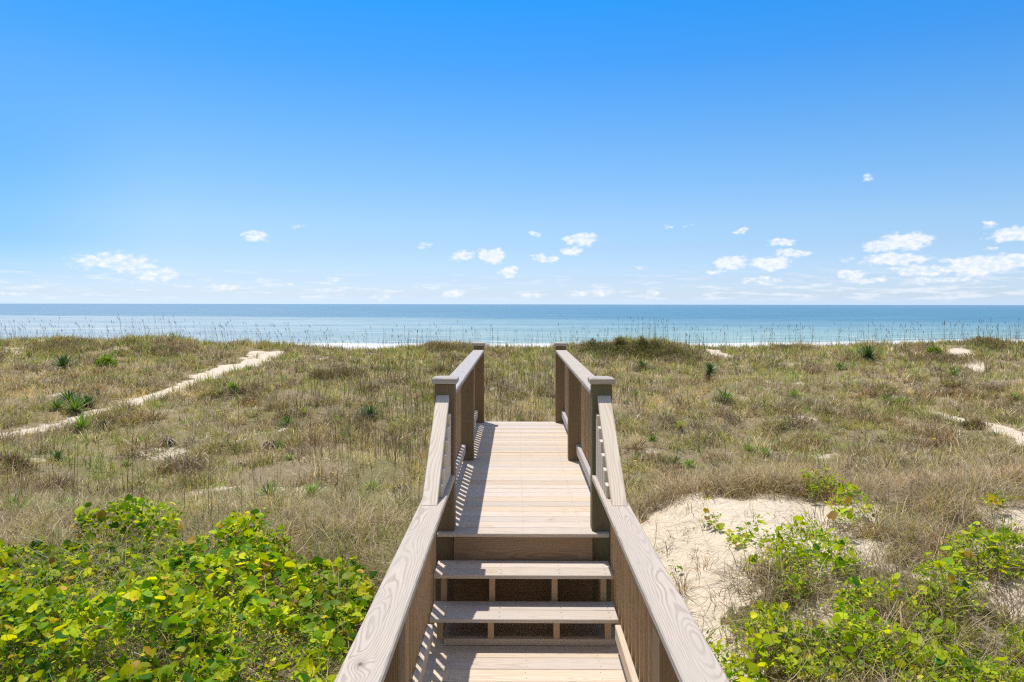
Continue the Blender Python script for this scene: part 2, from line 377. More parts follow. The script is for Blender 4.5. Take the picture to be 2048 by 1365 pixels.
caps_glints = t.m('MULTIPLY', t.ramp(t.noise(t.xyz(t.m('MULTIPLY', X, .22), t.m('MULTIPLY', Y, .5), 5.0), 1.0, 4, .6), .69, .73), t.ramp(Y, 700, 100, 0, .8))  # whitecaps, with sun glints painted in as white specks
foam = t.m('MAXIMUM', foam, caps_glints)
wc = t.mix(foam, wc, (.86, .85, .83))
rip = t.noise(t.xyz(t.m('MULTIPLY', X, .5), t.m('MULTIPLY', Y, 1.1), 0), 1.0, 5, .65)
hh = t.m('ADD', t.m('MULTIPLY', chop, 2.2), rip)
principled(t, out, wc, t.ramp(foam, 0, 1, .42, .9), .32, bump(t, hh, .9, .5))

# ------------------------------------------------------------------ ground sheet
ys = np.concatenate([np.linspace(-60, 2, 24), np.arange(2.1, 12, .09), np.arange(12, 50, .17), np.linspace(50.5, 130, 60), np.linspace(140, 400, 12)])
ss = np.concatenate([-np.geomspace(1.2, 8, 40)[::-1], np.linspace(-1.19, 1.19, 560), np.geomspace(1.2, 8, 40)])
ss = np.unique(ss)
G1, G2 = np.meshgrid(ys, ss, indexing='ij')
GX = G2*(np.abs(G1)*.85+4); GY = G1
GZ = H(GX, GY)
ny, nx = GX.shape
V = np.stack([GX, GY, GZ], -1).reshape(-1, 3)
idx = np.arange(ny*nx).reshape(ny, nx)
Q = np.stack([idx[:-1, :-1], idx[:-1, 1:], idx[1:, 1:], idx[1:, :-1]], -1).reshape(-1, 4)
me = fast_mesh('ground', V, Q, smooth=True)
at_ = me.attributes.new('sand', 'FLOAT', 'POINT'); at_.data.foreach_set('value', sand(V[:, 0], V[:, 1]).astype(np.float32))
tag(link('ground', me, M_ground), kind='structure')
# sea
yy_ = np.array([70, 200, 600, 2000, 6000, 20000, 50000.]); xx_ = np.array([-50000, -8000, -1500, -300, 0, 300, 1500, 8000, 50000.])
A1, A2 = np.meshgrid(yy_, xx_, indexing='ij')
V = np.stack([A2, A1, np.full(A1.shape, -3.5)], -1).reshape(-1, 3); idx = np.arange(A1.size).reshape(A1.shape)
Q = np.stack([idx[:-1, :-1], idx[:-1, 1:], idx[1:, 1:], idx[1:, :-1]], -1).reshape(-1, 4)
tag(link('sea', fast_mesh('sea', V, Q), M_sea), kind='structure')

# ------------------------------------------------------------------ boardwalk
CXW = 0.053
class PB:
    def __init__(s): s.V = []; s.F = []; s.G = []; s.R = []; s.MI = []
    def board(s, lo, hi, axis=0, bev=.003, rot=None, ctr=None, rnd=None, mi=0):
        lo = Vector(lo); hi = Vector(hi); c = (lo+hi)/2; h = (hi-lo)/2
        rnd = random.random() if rnd is None else rnd
        bm = bmesh.new(); bmesh.ops.create_cube(bm, size=2)
        for v_ in bm.verts: v_.co = Vector((v_.co.x*h.x, v_.co.y*h.y, v_.co.z*h.z))
        if bev: bmesh.ops.bevel(bm, geom=list(bm.edges), offset=min(bev, min(h)*.6), segments=1, affect='EDGES')
        base = len(s.V)
        o = [axis]+[k for k in range(3) if k != axis]
        dims = [h[k] for k in o[1:]]
        if dims[0] < dims[1]: o = [o[0], o[2], o[1]]
        for v_ in bm.verts:
            s.G.append((v_.co[o[0]], v_.co[o[1]], v_.co[o[2]])); s.R.append(rnd)
            p = v_.co.copy()
            if rot is not None: p = rot @ p
            s.V.append(p+(ctr if ctr is not None else c))
        bm.verts.index_update()
        for f_ in bm.faces: s.F.append([base+v_.index for v_ in f_.verts]); s.MI.append(mi)
        bm.free()
    def disc(s, p, r=.0045):
        base = len(s.V)
        for k in range(7): s.V.append(Vector((p[0]+r*math.cos(k*math.tau/7), p[1]+r*math.sin(k*math.tau/7), p[2]+.0008))); s.G.append((0, 0, 0)); s.R.append(.5)
        s.F.append(list(range(base, base+7))); s.MI.append(1)
    def mesh(s, name):
        me = bpy.data.meshes.new(name); me.from_pydata([tuple(v_) for v_ in s.V], [], s.F); me.update()
        a = me.attributes.new('gr', 'FLOAT_VECTOR', 'POINT'); a.data.foreach_set('vector', np.array(s.G, dtype=np.float32).ravel())
        a = me.attributes.new('rnd', 'FLOAT', 'POINT'); a.data.foreach_set('value', np.array(s.R, dtype=np.float32))
        me.polygons.foreach_set('material_index', np.array(s.MI, dtype=np.int32))
        return me
    def build(s, name, mats, parent, loc=(0, 0, 0)): return link(name, s.mesh(name), mats, parent, loc)
BW = empty('boardwalk', (CXW, 6.0, 0))
tag(BW, 'weathered wooden beach boardwalk with steps and railings crossing the dunes towards the sea', 'boardwalk')
OY = 6.0
def Bx(pb, x0, x1, y0, y1, z0, z1, **k): pb.board((min(x0, x1), y0-OY, z0), (max(x0, x1), y1-OY, z1), **k)
PITCH = .1432; BWD = .1395; TH = .025
def decking(y0, n, z, x0, x1, screws, seed):
    random.seed(seed); pb = PB()
    for i in range(n):
        ya = y0+i*PITCH; j = random.uniform(-.004, .004); dz = random.uniform(-.0015, .0015)
        # boards differ in length by a few mm at their sawn ends and cup slightly
        Bx(pb, x0+j, x1+random.uniform(-.004, .004), ya, ya+BWD+random.uniform(-.0012, .0012), z-TH+dz, z+dz, axis=0)
        for sx in screws:
            for sy in (.035, .105): pb.disc((sx+random.uniform(-.006, .006), ya-OY+sy, z+dz), .0032)
    return pb
decking(5.229, 35, 0, -.60, .60, (-.40, .0, .41), 3).build('upper_deck', [M_deck, M_screw], BW)
decking(-1.0, 43, -.56, -.60, .60, (-.44, .01, .45), 4).build('lower_deck', [M_deck, M_screw], BW)
for k, (yf, z) in enumerate(((4.946, -.187), (4.698, -.373))):
    random.seed(20+k); pb = PB()
    for b in range(2):
        ya = yf+b*.1445
        Bx(pb, -.592, .592, ya, ya+.141, z-TH, z, axis=0)
        for sx in (-.5, -.155, .24, .545):
            for sy in (.035, .105): pb.disc((sx, ya-OY+sy, z))
    pb.build('tread', [M_deck, M_screw], BW)
pb = PB(); Bx(pb, -.485, .485, 5.245, 5.283, -.255, -.026, axis=0, rnd=.33); pb.build('riser_board', M_fas, BW)
pb = PB(); Bx(pb, -.60, .60, 5.287, 5.325, -.56, -.26, axis=0, rnd=.71); pb.build('header_board', M_fas, BW)
pb = PB(); Bx(pb, -.505, .575, 4.742, 4.785, -.559, -.517, axis=0, rnd=.6); pb.build('kick_board', M_deck, BW)
# stringers: saw-tooth profile
def stringer(x, wd=.038):
    pr = [(4.744, -.516), (4.744, -.399), (4.99, -.399), (4.99, -.213), (5.24, -.213), (5.24, -.50), (5.24, -.516)]
    n_ = len(pr); V_ = []; G_ = []
    for sx in (0, wd):
        for (y_, z_) in pr: V_.append((x+sx, y_-OY, z_)); G_.append((y_-5, z_+.4, sx))
    Fc = [list(range(n_))[::1], [n_+i for i in range(n_)][::-1]]+[[i, i+n_, (i+1) % n_+n_, (i+1) % n_] for i in range(n_)]
    pb = PB(); pb.V = [Vector(p) for p in V_]; pb.F = Fc; pb.G = G_; pb.R = [random.random()]*len(V_); pb.MI = [0]*len(Fc)
    me = pb.mesh('stringer'); bm = bmesh.new(); bm.from_mesh(me); bmesh.ops.recalc_face_normals(bm, faces=bm.faces); bm.to_mesh(me); bm.free()
    link('stringer', me, M_bal, BW)
for x in (-.550, -.228, .188, .513): stringer(x)
# posts
def post(sx, y0, z0, z1, m, cap=False, wd=.14):
    xi = .486*sx; xo = (.486+wd)*sx
    pb = PB(); Bx(pb, xi, xo, y0, y0+.14, z0, z1, axis=2, bev=.005)
    o = pb.build('post', m, BW)
    if cap:
        xc = (xi+xo)/2; hw = .0885
        pb = PB(); pb.board((xc-hw, y0+.07-hw-OY, z1+.002), (xc+hw, y0+.07+hw-OY, z1+.040), axis=0, bev=.004)
        # shallow pyramid top
        b0 = len(pb.V); hz = z1+.040
        for (dx, dy, dz) in ((-1, -1, 0), (1, -1, 0), (1, 1, 0), (-1, 1, 0)):
            pb.V.append(Vector((xc+dx*(hw-.008), y0+.07-OY+dy*(hw-.008), hz+.0005))); pb.G.append((dx*.08, dy*.08, 0)); pb.R.append(.4)
        for (dx, dy) in ((-1, -1), (1, -1), (1, 1), (-1, 1)):
            pb.V.append(Vector((xc+dx*.045, y0+.07-OY+dy*.045, hz+.009))); pb.G.append((dx*.045, dy*.045, 0)); pb.R.append(.4)
        for i in range(4): pb.F.append([b0+i, b0+(i+1) % 4, b0+4+(i+1) % 4, b0+4+i]); pb.MI.append(0)
        pb.F.append([b0+4, b0+5, b0+6, b0+7]); pb.MI.append(0)
        pb.build('post_cap', M_cap, o)
    return o
for sx in (-1, 1):
    mfront = M_post if sx < 0 else M_postg
    post(sx, 5.286, -2.2, 1.036, mfront, True)
    post(sx, 7.67, -2.6, .946, M_post)
    post(sx, 10.127, -3.0, 1.036, M_post, True)
    post(sx, 2.805, -2.2, .361, M_post)
    post(sx, .2, -2.2, .361, M_post)
    # flat cap rails
    pb = PB(); Bx(pb, .484*sx, .630*sx, 5.427, 10.126, .947, .985, axis=1, bev=.006, rnd=.23 if sx < 0 else .64); pb.build('handrail', M_rail, BW)
    pb = PB(); Bx(pb, .482*sx, .632*sx, -.6, 5.285, .362, .400, axis=1, bev=.006, rnd=.871 if sx < 0 else .117); pb.build('handrail', M_rail, BW)
    # sloping hand rail down from the front post
    p0 = Vector((.568*sx, 4.287-OY, .257)); p1 = Vector((.568*sx, 5.347-OY, .979))
    ln_ = (p1-p0).length; ang = math.atan2(p1.z-p0.z, p1.y-p0.y)
    xoff = .568*sx
    pb = PB(); pb.board((-.046, -ln_/2, -.019), (.046, ln_/2, .019), axis=1, bev=.004, rot=Matrix.Rotation(ang, 3, 'X'), ctr=(p0+p1)/2+Vector((0, 0, -.0005)), rnd=.43 if sx < 0 else .82)
    o = pb.build('sloping_rail', M_new, BW)
    # plumb-cut foot: trim everything below the level rail's top
    bm = bmesh.new(); bm.from_mesh(o.data)
    bmesh.ops.bisect_plane(bm, geom=list(bm.verts)+list(bm.edges)+list(bm.faces), plane_co=(0, 0, .402), plane_no=(0, 0, 1), clear_inner=True)
    bmesh.ops.bisect_plane(bm, geom=list(bm.verts)+list(bm.edges)+list(bm.faces), plane_co=(0, 5.283-OY, 0), plane_no=(0, 1, 0), clear_outer=True)
    bmesh.ops.holes_fill(bm, edges=bm.edges); bm.to_mesh(o.data); bm.free()
    for q in range(6):
        yq = 5.17-q*.105
        zt = .402+(yq-4.467)*math.tan(ang)-.046
        if zt < .43: continue
        pb = PB(); Bx(pb, .508*sx, .543*sx, yq, yq+.088, .401, zt, axis=2); pb.build('infill_baluster', M_new, BW)
    # bottom rails
    for (ya, yb_, zz) in ((5.427, 7.669, 0), (7.811, 10.126, 0), (2.946, 4.66, -.56)):
        pb = PB(); Bx(pb, .564*sx, .601*sx, ya, yb_, zz+.083, zz+.172, axis=1, bev=.004); pb.build('bottom_rail', M_deck if zz < 0 else M_rail, BW)
    # rims under the deck
    pb = PB(); Bx(pb, .640*sx, .678*sx, 5.235, 10.24, -.25, -.027, axis=1); pb.build('rim_joist', M_post, BW)
    pb = PB(); Bx(pb, .640*sx, .678*sx, -1, 5.22, -.80, -.587, axis=1); pb.build('rim_joist', M_post, BW)
# balusters: one mesh per length, four random variants
def bal_mesh(h, r):
    pb = PB(); pb.board((-.0172, -.0172, 0), (.0172, .0172, h), axis=2, bev=.002, rnd=r); return pb.mesh('baluster')
upv = [bal_mesh(.925, .1+.2*i) for i in range(5)]; lov = [bal_mesh(1.02, .13+.19*i) for i in range(5)]
for mm in upv+lov: mm.materials.append(M_bal)
random.seed(9)
for sx in (-1, 1):
    yl = [5.50+i*.1345 for i in range(16)]+[7.90+i*.1345 for i in range(17)]
    for y_ in yl:
        o = bpy.data.objects.new('baluster', random.choice(upv)); COL.objects.link(o); o.parent = BW
        o.location = (.6195*sx, y_-OY+random.uniform(-.003, .003), .02)
    for y_ in [3.03+i*.134 for i in range(17)]:
        o = bpy.data.objects.new('baluster', random.choice(lov)); COL.objects.link(o); o.parent = BW
        o.location = (.6195*sx, y_-OY+random.uniform(-.003, .003), -.66)
pb = PB()
for sx in (-1, 1):
    for i in range(17):
        y_ = .48+i*.134; Bx(pb, .602*sx, .637*sx, y_, y_+.035, -.66, .36, axis=2)
tag(pb.build('baluster', M_bal, BW), kind='stuff')
# framing below
for y_ in (5.45, 7.9, 10.0): pb = PB(); Bx(pb, -.48, .48, y_+.0, y_+.04, -.25, -.03, axis=0); pb.build('deck_joist', M_post, BW)

# ------------------------------------------------------------------ blades
def blades(P, az, L, th0, curl, W, col, seg=3, tw=None, taper=.9, tipc=None):
    N = len(P); L = np.broadcast_to(L, N); th0 = np.broadcast_to(th0, N); curl = np.broadcast_to(curl, N); W = np.broadcast_to(W, N)
    ca, sa_ = np.cos(az), np.sin(az)
    wa = az+math.pi/2+(rng.uniform(-.9, .9, N) if tw is None else tw)
    wx, wy = np.cos(wa), np.sin(wa)
    nv = 2*seg+1
    V = np.zeros((N, nv, 3), np.float32); p = P.astype(float).copy()
    for i in range(seg):
        hw = W*.5*(1-taper*(i/seg)**1.5)
        V[:, 2*i, 0] = p[:, 0]-wx*hw; V[:, 2*i, 1] = p[:, 1]-wy*hw; V[:, 2*i, 2] = p[:, 2]
        V[:, 2*i+1, 0] = p[:, 0]+wx*hw; V[:, 2*i+1, 1] = p[:, 1]+wy*hw; V[:, 2*i+1, 2] = p[:, 2]
        th = th0+curl*(i+.5)/seg
        st = L/seg
        p[:, 0] += np.sin(th)*ca*st; p[:, 1] += np.sin(th)*sa_*st; p[:, 2] += np.cos(th)*st
    V[:, nv-1] = p
    base = (np.arange(N)*nv)[:, None]
    qs = []
    for i in range(seg-1): qs.append(base+np.array([2*i, 2*i+1, 2*i+3, 2*i+2]))
    Q = np.stack(qs, 1).reshape(-1, 4) if qs else np.zeros((0, 4), int)
    Tt = base+np.array([2*seg-2, 2*seg-1, 2*seg])
    C = np.repeat(col[:, None, :], nv, 1).reshape(-1, 3)
    return V.reshape(-1, 3), Q, Tt, C
class Bag:
    def __init__(s): s.V = []; s.Q = []; s.T = []; s.C = []; s.n = 0
    def add(s, r):
        V_, Q_, T_, C_ = r; s.V.append(V_); s.Q.append(Q_+s.n); s.T.append(T_+s.n); s.C.append(C_); s.n += len(V_)
    def mesh(s, name, smooth=False):
        return fast_mesh(name, np.concatenate(s.V), np.concatenate(s.Q), np.concatenate(s.T), np.concatenate(s.C), smooth)
STRAW = np.array((.63, .495, .245)); PALE = np.array((.84, .72, .49)); OLIVE = np.array((.41, .40, .10)); GREEN = np.array((.27, .36, .08))
BROWN = np.array((.30, .21, .13)); GREY = np.array((.47, .385, .29)); DARKG = np.array((.10, .135, .045)); RUST = np.array((.30, .17, .08))
def under_walk(x, y): return (np.abs(x-CXW) < .70) & (y < 10.4)
def near_region(x, y):
    return proj(x, y, H(x, y))
LV = [(-400,1100),(0,1105),(60,1100),(130,1085),(160,1060),(250,1048),(345,1060),(360,1110),(420,1125),(440,1075),(520,1070),(610,1105),(700,1130),(748,1175),(735,1260),(690,1330),(640,1420),(560,1800),(-700,1800),(-700,1200)]
def leftvine(x, y):
    yy = np.maximum(y, 2.2); px, py = near_region(x, yy)
    jx = px+(fbm(x*3, yy*3, 15)-.5)*60; jy = py-34+(fbm(x*3+5, yy*3, 16)-.5)*60
    return inpoly(jx, jy, LV)
RV = [(1600,1120,115,36,.9),(1505,1075,34,22,.4),(1700,1045,48,30,.6),(1465,1065,38,30,.5),(1540,1290,85,55,1.1),(1790,1330,260,60,1.3),(1950,1350,200,90,1.2),(1740,1240,90,32,.9),(1900,1195,70,50,.9),(1985,1130,90,42,1.1),(1640,1000,30,18,.6),(1900,1250,80,40,.8),(1660,1160,70,30,.7),(1500,1400,200,60,1.0),(2000,1020,40,20,.7),(1580,1190,40,30,.5),(1425,1045,20,14,.4),(1335,1140,18,14,.3)]
def rightvine(x, y):
    yy = np.maximum(y, 2.2); px, py = near_region(x, yy); w_ = np.zeros(px.shape)
    jx = px+(fbm(x*3, yy*3, 25)-.5)*70; jy = py+(fbm(x*3+5, yy*3, 26)-.5)*50
    for (cx, cy, rx, ry, k) in RV:
        dd = np.hypot((jx-cx)/rx, (jy-cy)/ry); w_ = np.maximum(w_, k*sst(dd, 1.25, .6))
    return np.where(px > 1250, w_, 0)

def clump_field(bag, y0, y1, dens, nb, Lr, wk, wb, seg, spread=.75, flat=.25):
    """tufts of blades scattered over the field between two distances"""
    hw = .86; A = hw*(y1*y1-y0*y0)+8*(y1-y0)
    n_ = int(A*dens)
    y = np.sqrt(rng.uniform(y0*y0, y1*y1, n_)); x = rng.uniform(-1, 1, n_)*(hw*y+2)
    s_ = sand(x, y); den = .35+.9*fbm(x/2.3, y/2.3, 50, 3)
    keep = (rng.random(n_) > s_*1.02) & (rng.random(n_) < den) & ~under_walk(x, y)
    nearm = y < 10
    keep &= ~(nearm & leftvine(x, y) & (rng.random(n_) < .8))
    keep &= ~((x > .6) & (x < 7) & (y > 6) & (y < 9.6) & (s_ > .2))
    x, y = x[keep], y[keep]; n_ = len(x)
    g = fbm(x/5.5+3, y/4.0, 60, 3); g2 = fbm(x/1.7, y/1.7, 70, 3); g3 = rng.random(n_)
    crest = sst(y, 28, 36)
    gr_ = sst(g+.14*crest+.05+.05*sst(x, 0, 6), .44, .62)
    # tuft colours: straw, olive, green, grey-brown
    c = STRAW*(.5+.85*rng.random((n_, 1)))
    c = c*(1-gr_[:, None]*.75)+OLIVE*(gr_[:, None]*.75)
    m1 = (g3 < .10+.22*gr_); c[m1] = GREEN*(.7+.6*rng.random((m1.sum(), 1)))
    m2 = (g3 > .76) | (g2 > .60); c[m2] = (BROWN*.6+GREY*.4)*(.7+.6*rng.random((m2.sum(), 1)))
    m3 = (g3 > .93); c[m3] = DARKG*(.8+.5*rng.random((m3.sum(), 1)))
    m4 = (g3 > .72) & (g3 < .80); c[m4] = PALE*(.8+.3*rng.random((m4.sum(), 1)))
    size = (.55+.7*rng.random(n_)+.5*rng.random(n_)**4)*(.75+.5*g2)
    k = np.maximum(3, (nb*(.5+rng.random(n_))).astype(int))
    r_ = np.repeat(np.arange(n_), k); N = len(r_)
    rad = .10*size[r_]*np.sqrt(rng.random(N))*1.6; ph = rng.uniform(0, math.tau, N)
    bx = x[r_]+rad*np.cos(ph); by = y[r_]+rad*np.sin(ph)
    P_ = np.stack([bx, by, H(bx, by)-.01], 1)
    az = np.where(rng.random(N) < .65, ph+rng.normal(0, .5, N), rng.uniform(0, math.tau, N))
    L = rng.uniform(*Lr, N)*size[r_]
    th0 = np.abs(rng.normal(.1, spread*.5, N)); lay = rng.random(N) < flat; th0[lay] = rng.uniform(.9, 1.5, lay.sum())
    curl = rng.uniform(.2, 1.5, N)
    W = (wb+wk*by)*rng.uniform(.6, 1.3, N)
    col = c[r_]*(.72+.56*rng.random((N, 1)))
    dd = rng.random(N) < .14; col[dd] = PALE*rng.uniform(.7, 1.1, (dd.sum(), 1))
    bag.add(blades(P_, az, L, th0, curl, W, col, seg))
def wisps(bag, y0, y1, n_, Lr, wk, wb, seg, colr):
    """single loose blades"""
    hw = .86; y = np.sqrt(rng.uniform(y0*y0, y1*y1, n_)); x = rng.uniform(-1, 1, n_)*(hw*y+2)
    keep = (rng.random(n_) > sand(x, y)*1.02) & ~under_walk(x, y); x, y = x[keep], y[keep]; N = len(x)
    keep = ~((y < 10) & leftvine(x, y)); x, y = x[keep], y[keep]; N = len(x)
    g = sst(fbm(x/5.5+3, y/4.0, 60, 3)+.1*sst(y, 28, 36), .42, .6)[:, None]
    col = (STRAW*(1-g*.8)+OLIVE*(g*.8))*rng.uniform(.55, 1.35, (N, 1))
    dd = rng.random(N) < .2; col[dd] = GREY*rng.uniform(.6, 1.3, (dd.sum(), 1))
    P_ = np.stack([x, y, H(x, y)-.005], 1)
    bag.add(blades(P_, rng.uniform(0, math.tau, N), rng.uniform(*Lr, N), rng.uniform(.05, 1.45, N), rng.uniform(-.3, 1.2, N), (wb+wk*y)*rng.uniform(.6, 1.2, N), col, seg))

grass = Bag()
clump_field(grass, 3.0, 9.5, 9, 26, (.14, .34), .0004, .0042, 4)
clump_field(grass, 9.5, 16, 11, 24, (.14, .36), .0006, .0045, 3)
clump_field(grass, 16, 27, 9, 17, (.16, .38), .0006, .006, 3)
clump_field(grass, 27, 37, 8, 13, (.18, .42), .0007, .006, 2)
clump_field(grass, 37, 47.5, 9, 14, (.20, .50), .0007, .006, 2, spread=.5)
wisps(grass, 3, 16, 45000, (.08, .25), .0003, .003, 2, 0)
wisps(grass, 16, 30, 55000, (.10, .28), .0004, .004, 2, 0)
wisps(grass, 30, 47, 60000, (.12, .30), .0004, .006, 2, 0)
def hummocks(bag, y0, y1, dens, nb, seg):
    hw = .86; n_ = int((hw*(y1*y1-y0*y0)+8*(y1-y0))*dens)
    y = np.sqrt(rng.uniform(y0*y0, y1*y1, n_)); x = rng.uniform(-1, 1, n_)*(hw*y+2)
    k = (rng.random(n_) > sand(x, y)*1.3) & ~under_walk(x, y) & (fbm(x/3.5+8, y/3.5, 77, 3) > .44); x, y = x[k], y[k]; n_ = len(x)
    sz = rng.uniform(.16, .50, n_)
    pal = np.array([BROWN, GREY*.8, GREY*.6+BROWN*.4, STRAW*.8, OLIVE*.8, OLIVE*.6+STRAW*.3, RUST]); ci = rng.integers(0, len(pal), n_); c = pal[ci]*rng.uniform(.45, 1.15, (n_, 1))
    kk = (nb*(sz/.3)**1.6*rng.uniform(.7, 1.3, n_)).astype(int)+6; r_ = np.repeat(np.arange(n_), kk); N = len(r_)
    ph = rng.uniform(0, math.tau, N); rad = sz[r_]*.75*np.sqrt(rng.random(N)); q = 1-(rad/sz[r_]/.75)**2
    bx = x[r_]+rad*np.cos(ph); by = y[r_]+rad*np.sin(ph)
    P_ = np.stack([bx, by, H(bx, by)+.60*sz[r_]*q*rng.random(N)], 1)
    col = c[r_]*(.55+.8*rng.random((N, 1))); dd = rng.random(N) < .10; col[dd] = PALE*rng.uniform(.6, 1.0, (dd.sum(), 1))
    bag.add(blades(P_, ph+rng.normal(0, .6, N), rng.uniform(.35, .95, N)*sz[r_]*1.1, rng.uniform(.1, 1.3, N), rng.uniform(.3, 1.9, N), (.0035+.0006*by)*rng.uniform(.6, 1.3, N), col, seg))
hummocks(grass, 9.5, 18, 2.8, 85, 3)
hummocks(grass, 18, 30, 2.2, 60, 3)
hummocks(grass, 30, 45, 1.5, 42, 2)
# long curling straw on the near ridge
def ridge_grass(bag, n_, box, cols, Lr=(.25, .55), seg=5, cond=None):
    x = rng.uniform(box[0], box[1], n_); y = rng.uniform(box[2], box[3], n_)
    k = (fbm(x*1.4, y*1.4, 80, 3) > .44) & ~under_walk(x, y)
    if cond is not None: k &= cond(x, y)
    x, y = x[k], y[k]; n_ = len(x)
    kk = rng.integers(14, 34, n_); r_ = np.repeat(np.arange(n_), kk); N = len(r_)
    ph = rng.uniform(0, math.tau, N); rad = .07*np.sqrt(rng.random(N))
    bx = x[r_]+rad*np.cos(ph); by = y[r_]+rad*np.sin(ph)
    P_ = np.stack([bx, by, H(bx, by)-.01], 1)
    pick = rng.integers(0, len(cols), n_); col = np.array(cols)[pick][r_]*rng.uniform(.6, 1.35, (N, 1))
    bag.add(blades(P_, ph+rng.normal(0, .7, N), rng.uniform(*Lr, N), np.abs(rng.normal(.25, .4, N)), rng.uniform(.6, 2.6, N), .0045*rng.uniform(.6, 1.4, N)+.0003*by, col, seg))
notsand = lambda x, y: (sand(x, y) < .5) & ~leftvine(x, y)
PINKY = np.array((.62, .46, .31))
ridge_grass(grass, 1100, (-9.5, -.75, 7.0, 12.5), [STRAW*.8, PALE*.75, GREY*.85, PINKY*.8, OLIVE*.9, GREEN*.9], cond=notsand)
ridge_grass(grass, 330, (-3.6, -.75, 4.5, 9), [PALE*.8, STRAW*.8, GREY*.8, BROWN], cond=notsand)
ridge_grass(grass, 2600, (1.2, 10.5, 8.5, 10.6), [PINKY, GREY, STRAW, PINKY, BROWN], (.22, .52), cond=lambda x, y: (sand(x, y) < .5))
ridge_grass(grass, 1700, (2.0, 7.5, 3.6, 8.8), [PINKY, GREY, BROWN, OLIVE, STRAW], (.15, .42), cond=lambda x, y: (sand(x, y) < .5))
ridge_grass(grass, 60, (1.3, 3.4, 4.5, 8.6), [BROWN, GREY, OLIVE], (.15, .35))
# shaggy thatch domes: along the lip of the sand bank and through the near right slope
def domes(bag, pts, pal, nb, seg=5):
    for (px, py, sz) in pts:
        c = at(px, py, 3.2, 14.); n_ = int(nb*(sz/.35)**1.7); ph = rng.uniform(0, math.tau, n_); rad = sz*.8*np.sqrt(rng.random(n_)); q = 1-(rad/sz/.8)**2
        bx = c.x+rad*np.cos(ph)*1.3; by = c.y+rad*np.sin(ph)*.8
        P_ = np.stack([bx, by, H(bx, by)+.55*sz*q*rng.random(n_)], 1)
        base = np.array(pal)[rng.integers(0, len(pal))]*.45+np.array(pal)[rng.integers(0, len(pal), n_)]*.55
        col = base*rng.uniform(.45, 1.3, (n_, 1)); dd = rng.random(n_) < .07; col[dd] = PALE*rng.uniform(.6, 1.0, (dd.sum(), 1))
        k = ~under_walk(bx, by)
        bag.add(blades(P_[k], (ph+rng.normal(0, .7, n_))[k], (rng.uniform(.45, 1.15, n_)*sz*1.15)[k], rng.uniform(.1, 1.1, n_)[k], rng.uniform(.8, 2.6, n_)[k], (.0055*rng.uniform(.5, 1.3, n_))[k], col[k], seg))
random.seed(77)
lip = [(1265+i*26+random.uniform(-10, 10), 985-max(0, 4-i)*-13+random.uniform(-8, 6), random.uniform(.22, .42)) for i in range(19)]
lip += [(1745+i*30+random.uniform(-14, 14), random.uniform(935, 1010), random.uniform(.3, .52)) for i in range(15)]
domes(grass, lip, [PINKY*.9, BROWN*1.0, GREY*.85, PINKY*.6, STRAW*.7, OLIVE*.7], 260)
slope = [(1500, 1155), (1545, 1185), (1530, 1235), (1500, 1290), (1620, 1215), (1700, 1175), (1745, 1130), (1800, 1090), (1860, 1060), (1900, 1090), (1840, 1130), (1790, 1180), (1690, 1260), (1640, 1300), (1700, 1320), (1860, 1210), (1930, 1230), (1960, 1160), (2010, 1100), (1640, 1060), (1520, 1340), (2020, 1230), (1770, 1060), (1850, 1000), (1930, 1040), (1990, 1060)]
domes(grass, [(x_, y_, random.uniform(.14, .30)) for x_, y_ in slope], [BROWN, GREY*.75, PINKY*.65, OLIVE*.6, BROWN*.7], 330)
left = [(random.uniform(0, 770), random.uniform(985, 1085), random.uniform(.16, .36)) for i in range(34)]
domes(grass, left, [PINKY*.8, GREY*.85, STRAW*.85, OLIVE*.8, BROWN], 260)
domes(grass, [(random.uniform(-40, 740), random.uniform(1110, 1380), random.uniform(.22, .40)) for i in range(26)], [STRAW*.8, GREY*.8, OLIVE*.8, PALE*.7], 120)
sprigs = [(1345, 1085, .16), (1400, 1060, .12), (1395, 1110, .10), (1330, 1120, .10), (1500, 1030, .07), (1560, 1035, .06)]
domes(grass, sprigs, [BROWN*.8, RUST*.7, GREY*.7], 160)
tag(link('dune_grass', grass.mesh('dune_grass'), M_grass), 'straw and olive dune grass in tufts covering the dune field', 'grass', kind='stuff')

# twigs and dead runners lying about on the near ridge
tw = Bag()
n_ = 11000; x = np.concatenate([rng.uniform(1.0, 7.5, n_), rng.uniform(-7, -.8, n_)]); y = np.concatenate([rng.uniform(3.4, 9.0, n_), rng.uniform(3.4, 9.5, n_)])
k = ~under_walk(x, y) & ((sand(x, y) < .5) | (rng.random(2*n_) < .10)); x, y = x[k], y[k]; N = len(x)
P_ = np.stack([x, y, H(x, y)+rng.uniform(0, .12, N)], 1)
cc = np.where(rng.random((N, 1)) < .5, BROWN*.7, GREY)*rng.uniform(.6, 1.4, (N, 1))
tw.add(blades(P_, rng.uniform(0, math.tau, N), rng.uniform(.08, .42, N), rng.uniform(.6, 1.7, N), rng.uniform(-1.4, 1.4, N), rng.uniform(.002, .006, N), cc, 5, taper=.5))
tag(link('dry_twigs', tw.mesh('dry_twigs'), M_dead), 'tangle of dry brown twigs and runners lying on the near dune', 'twigs', kind='stuff')

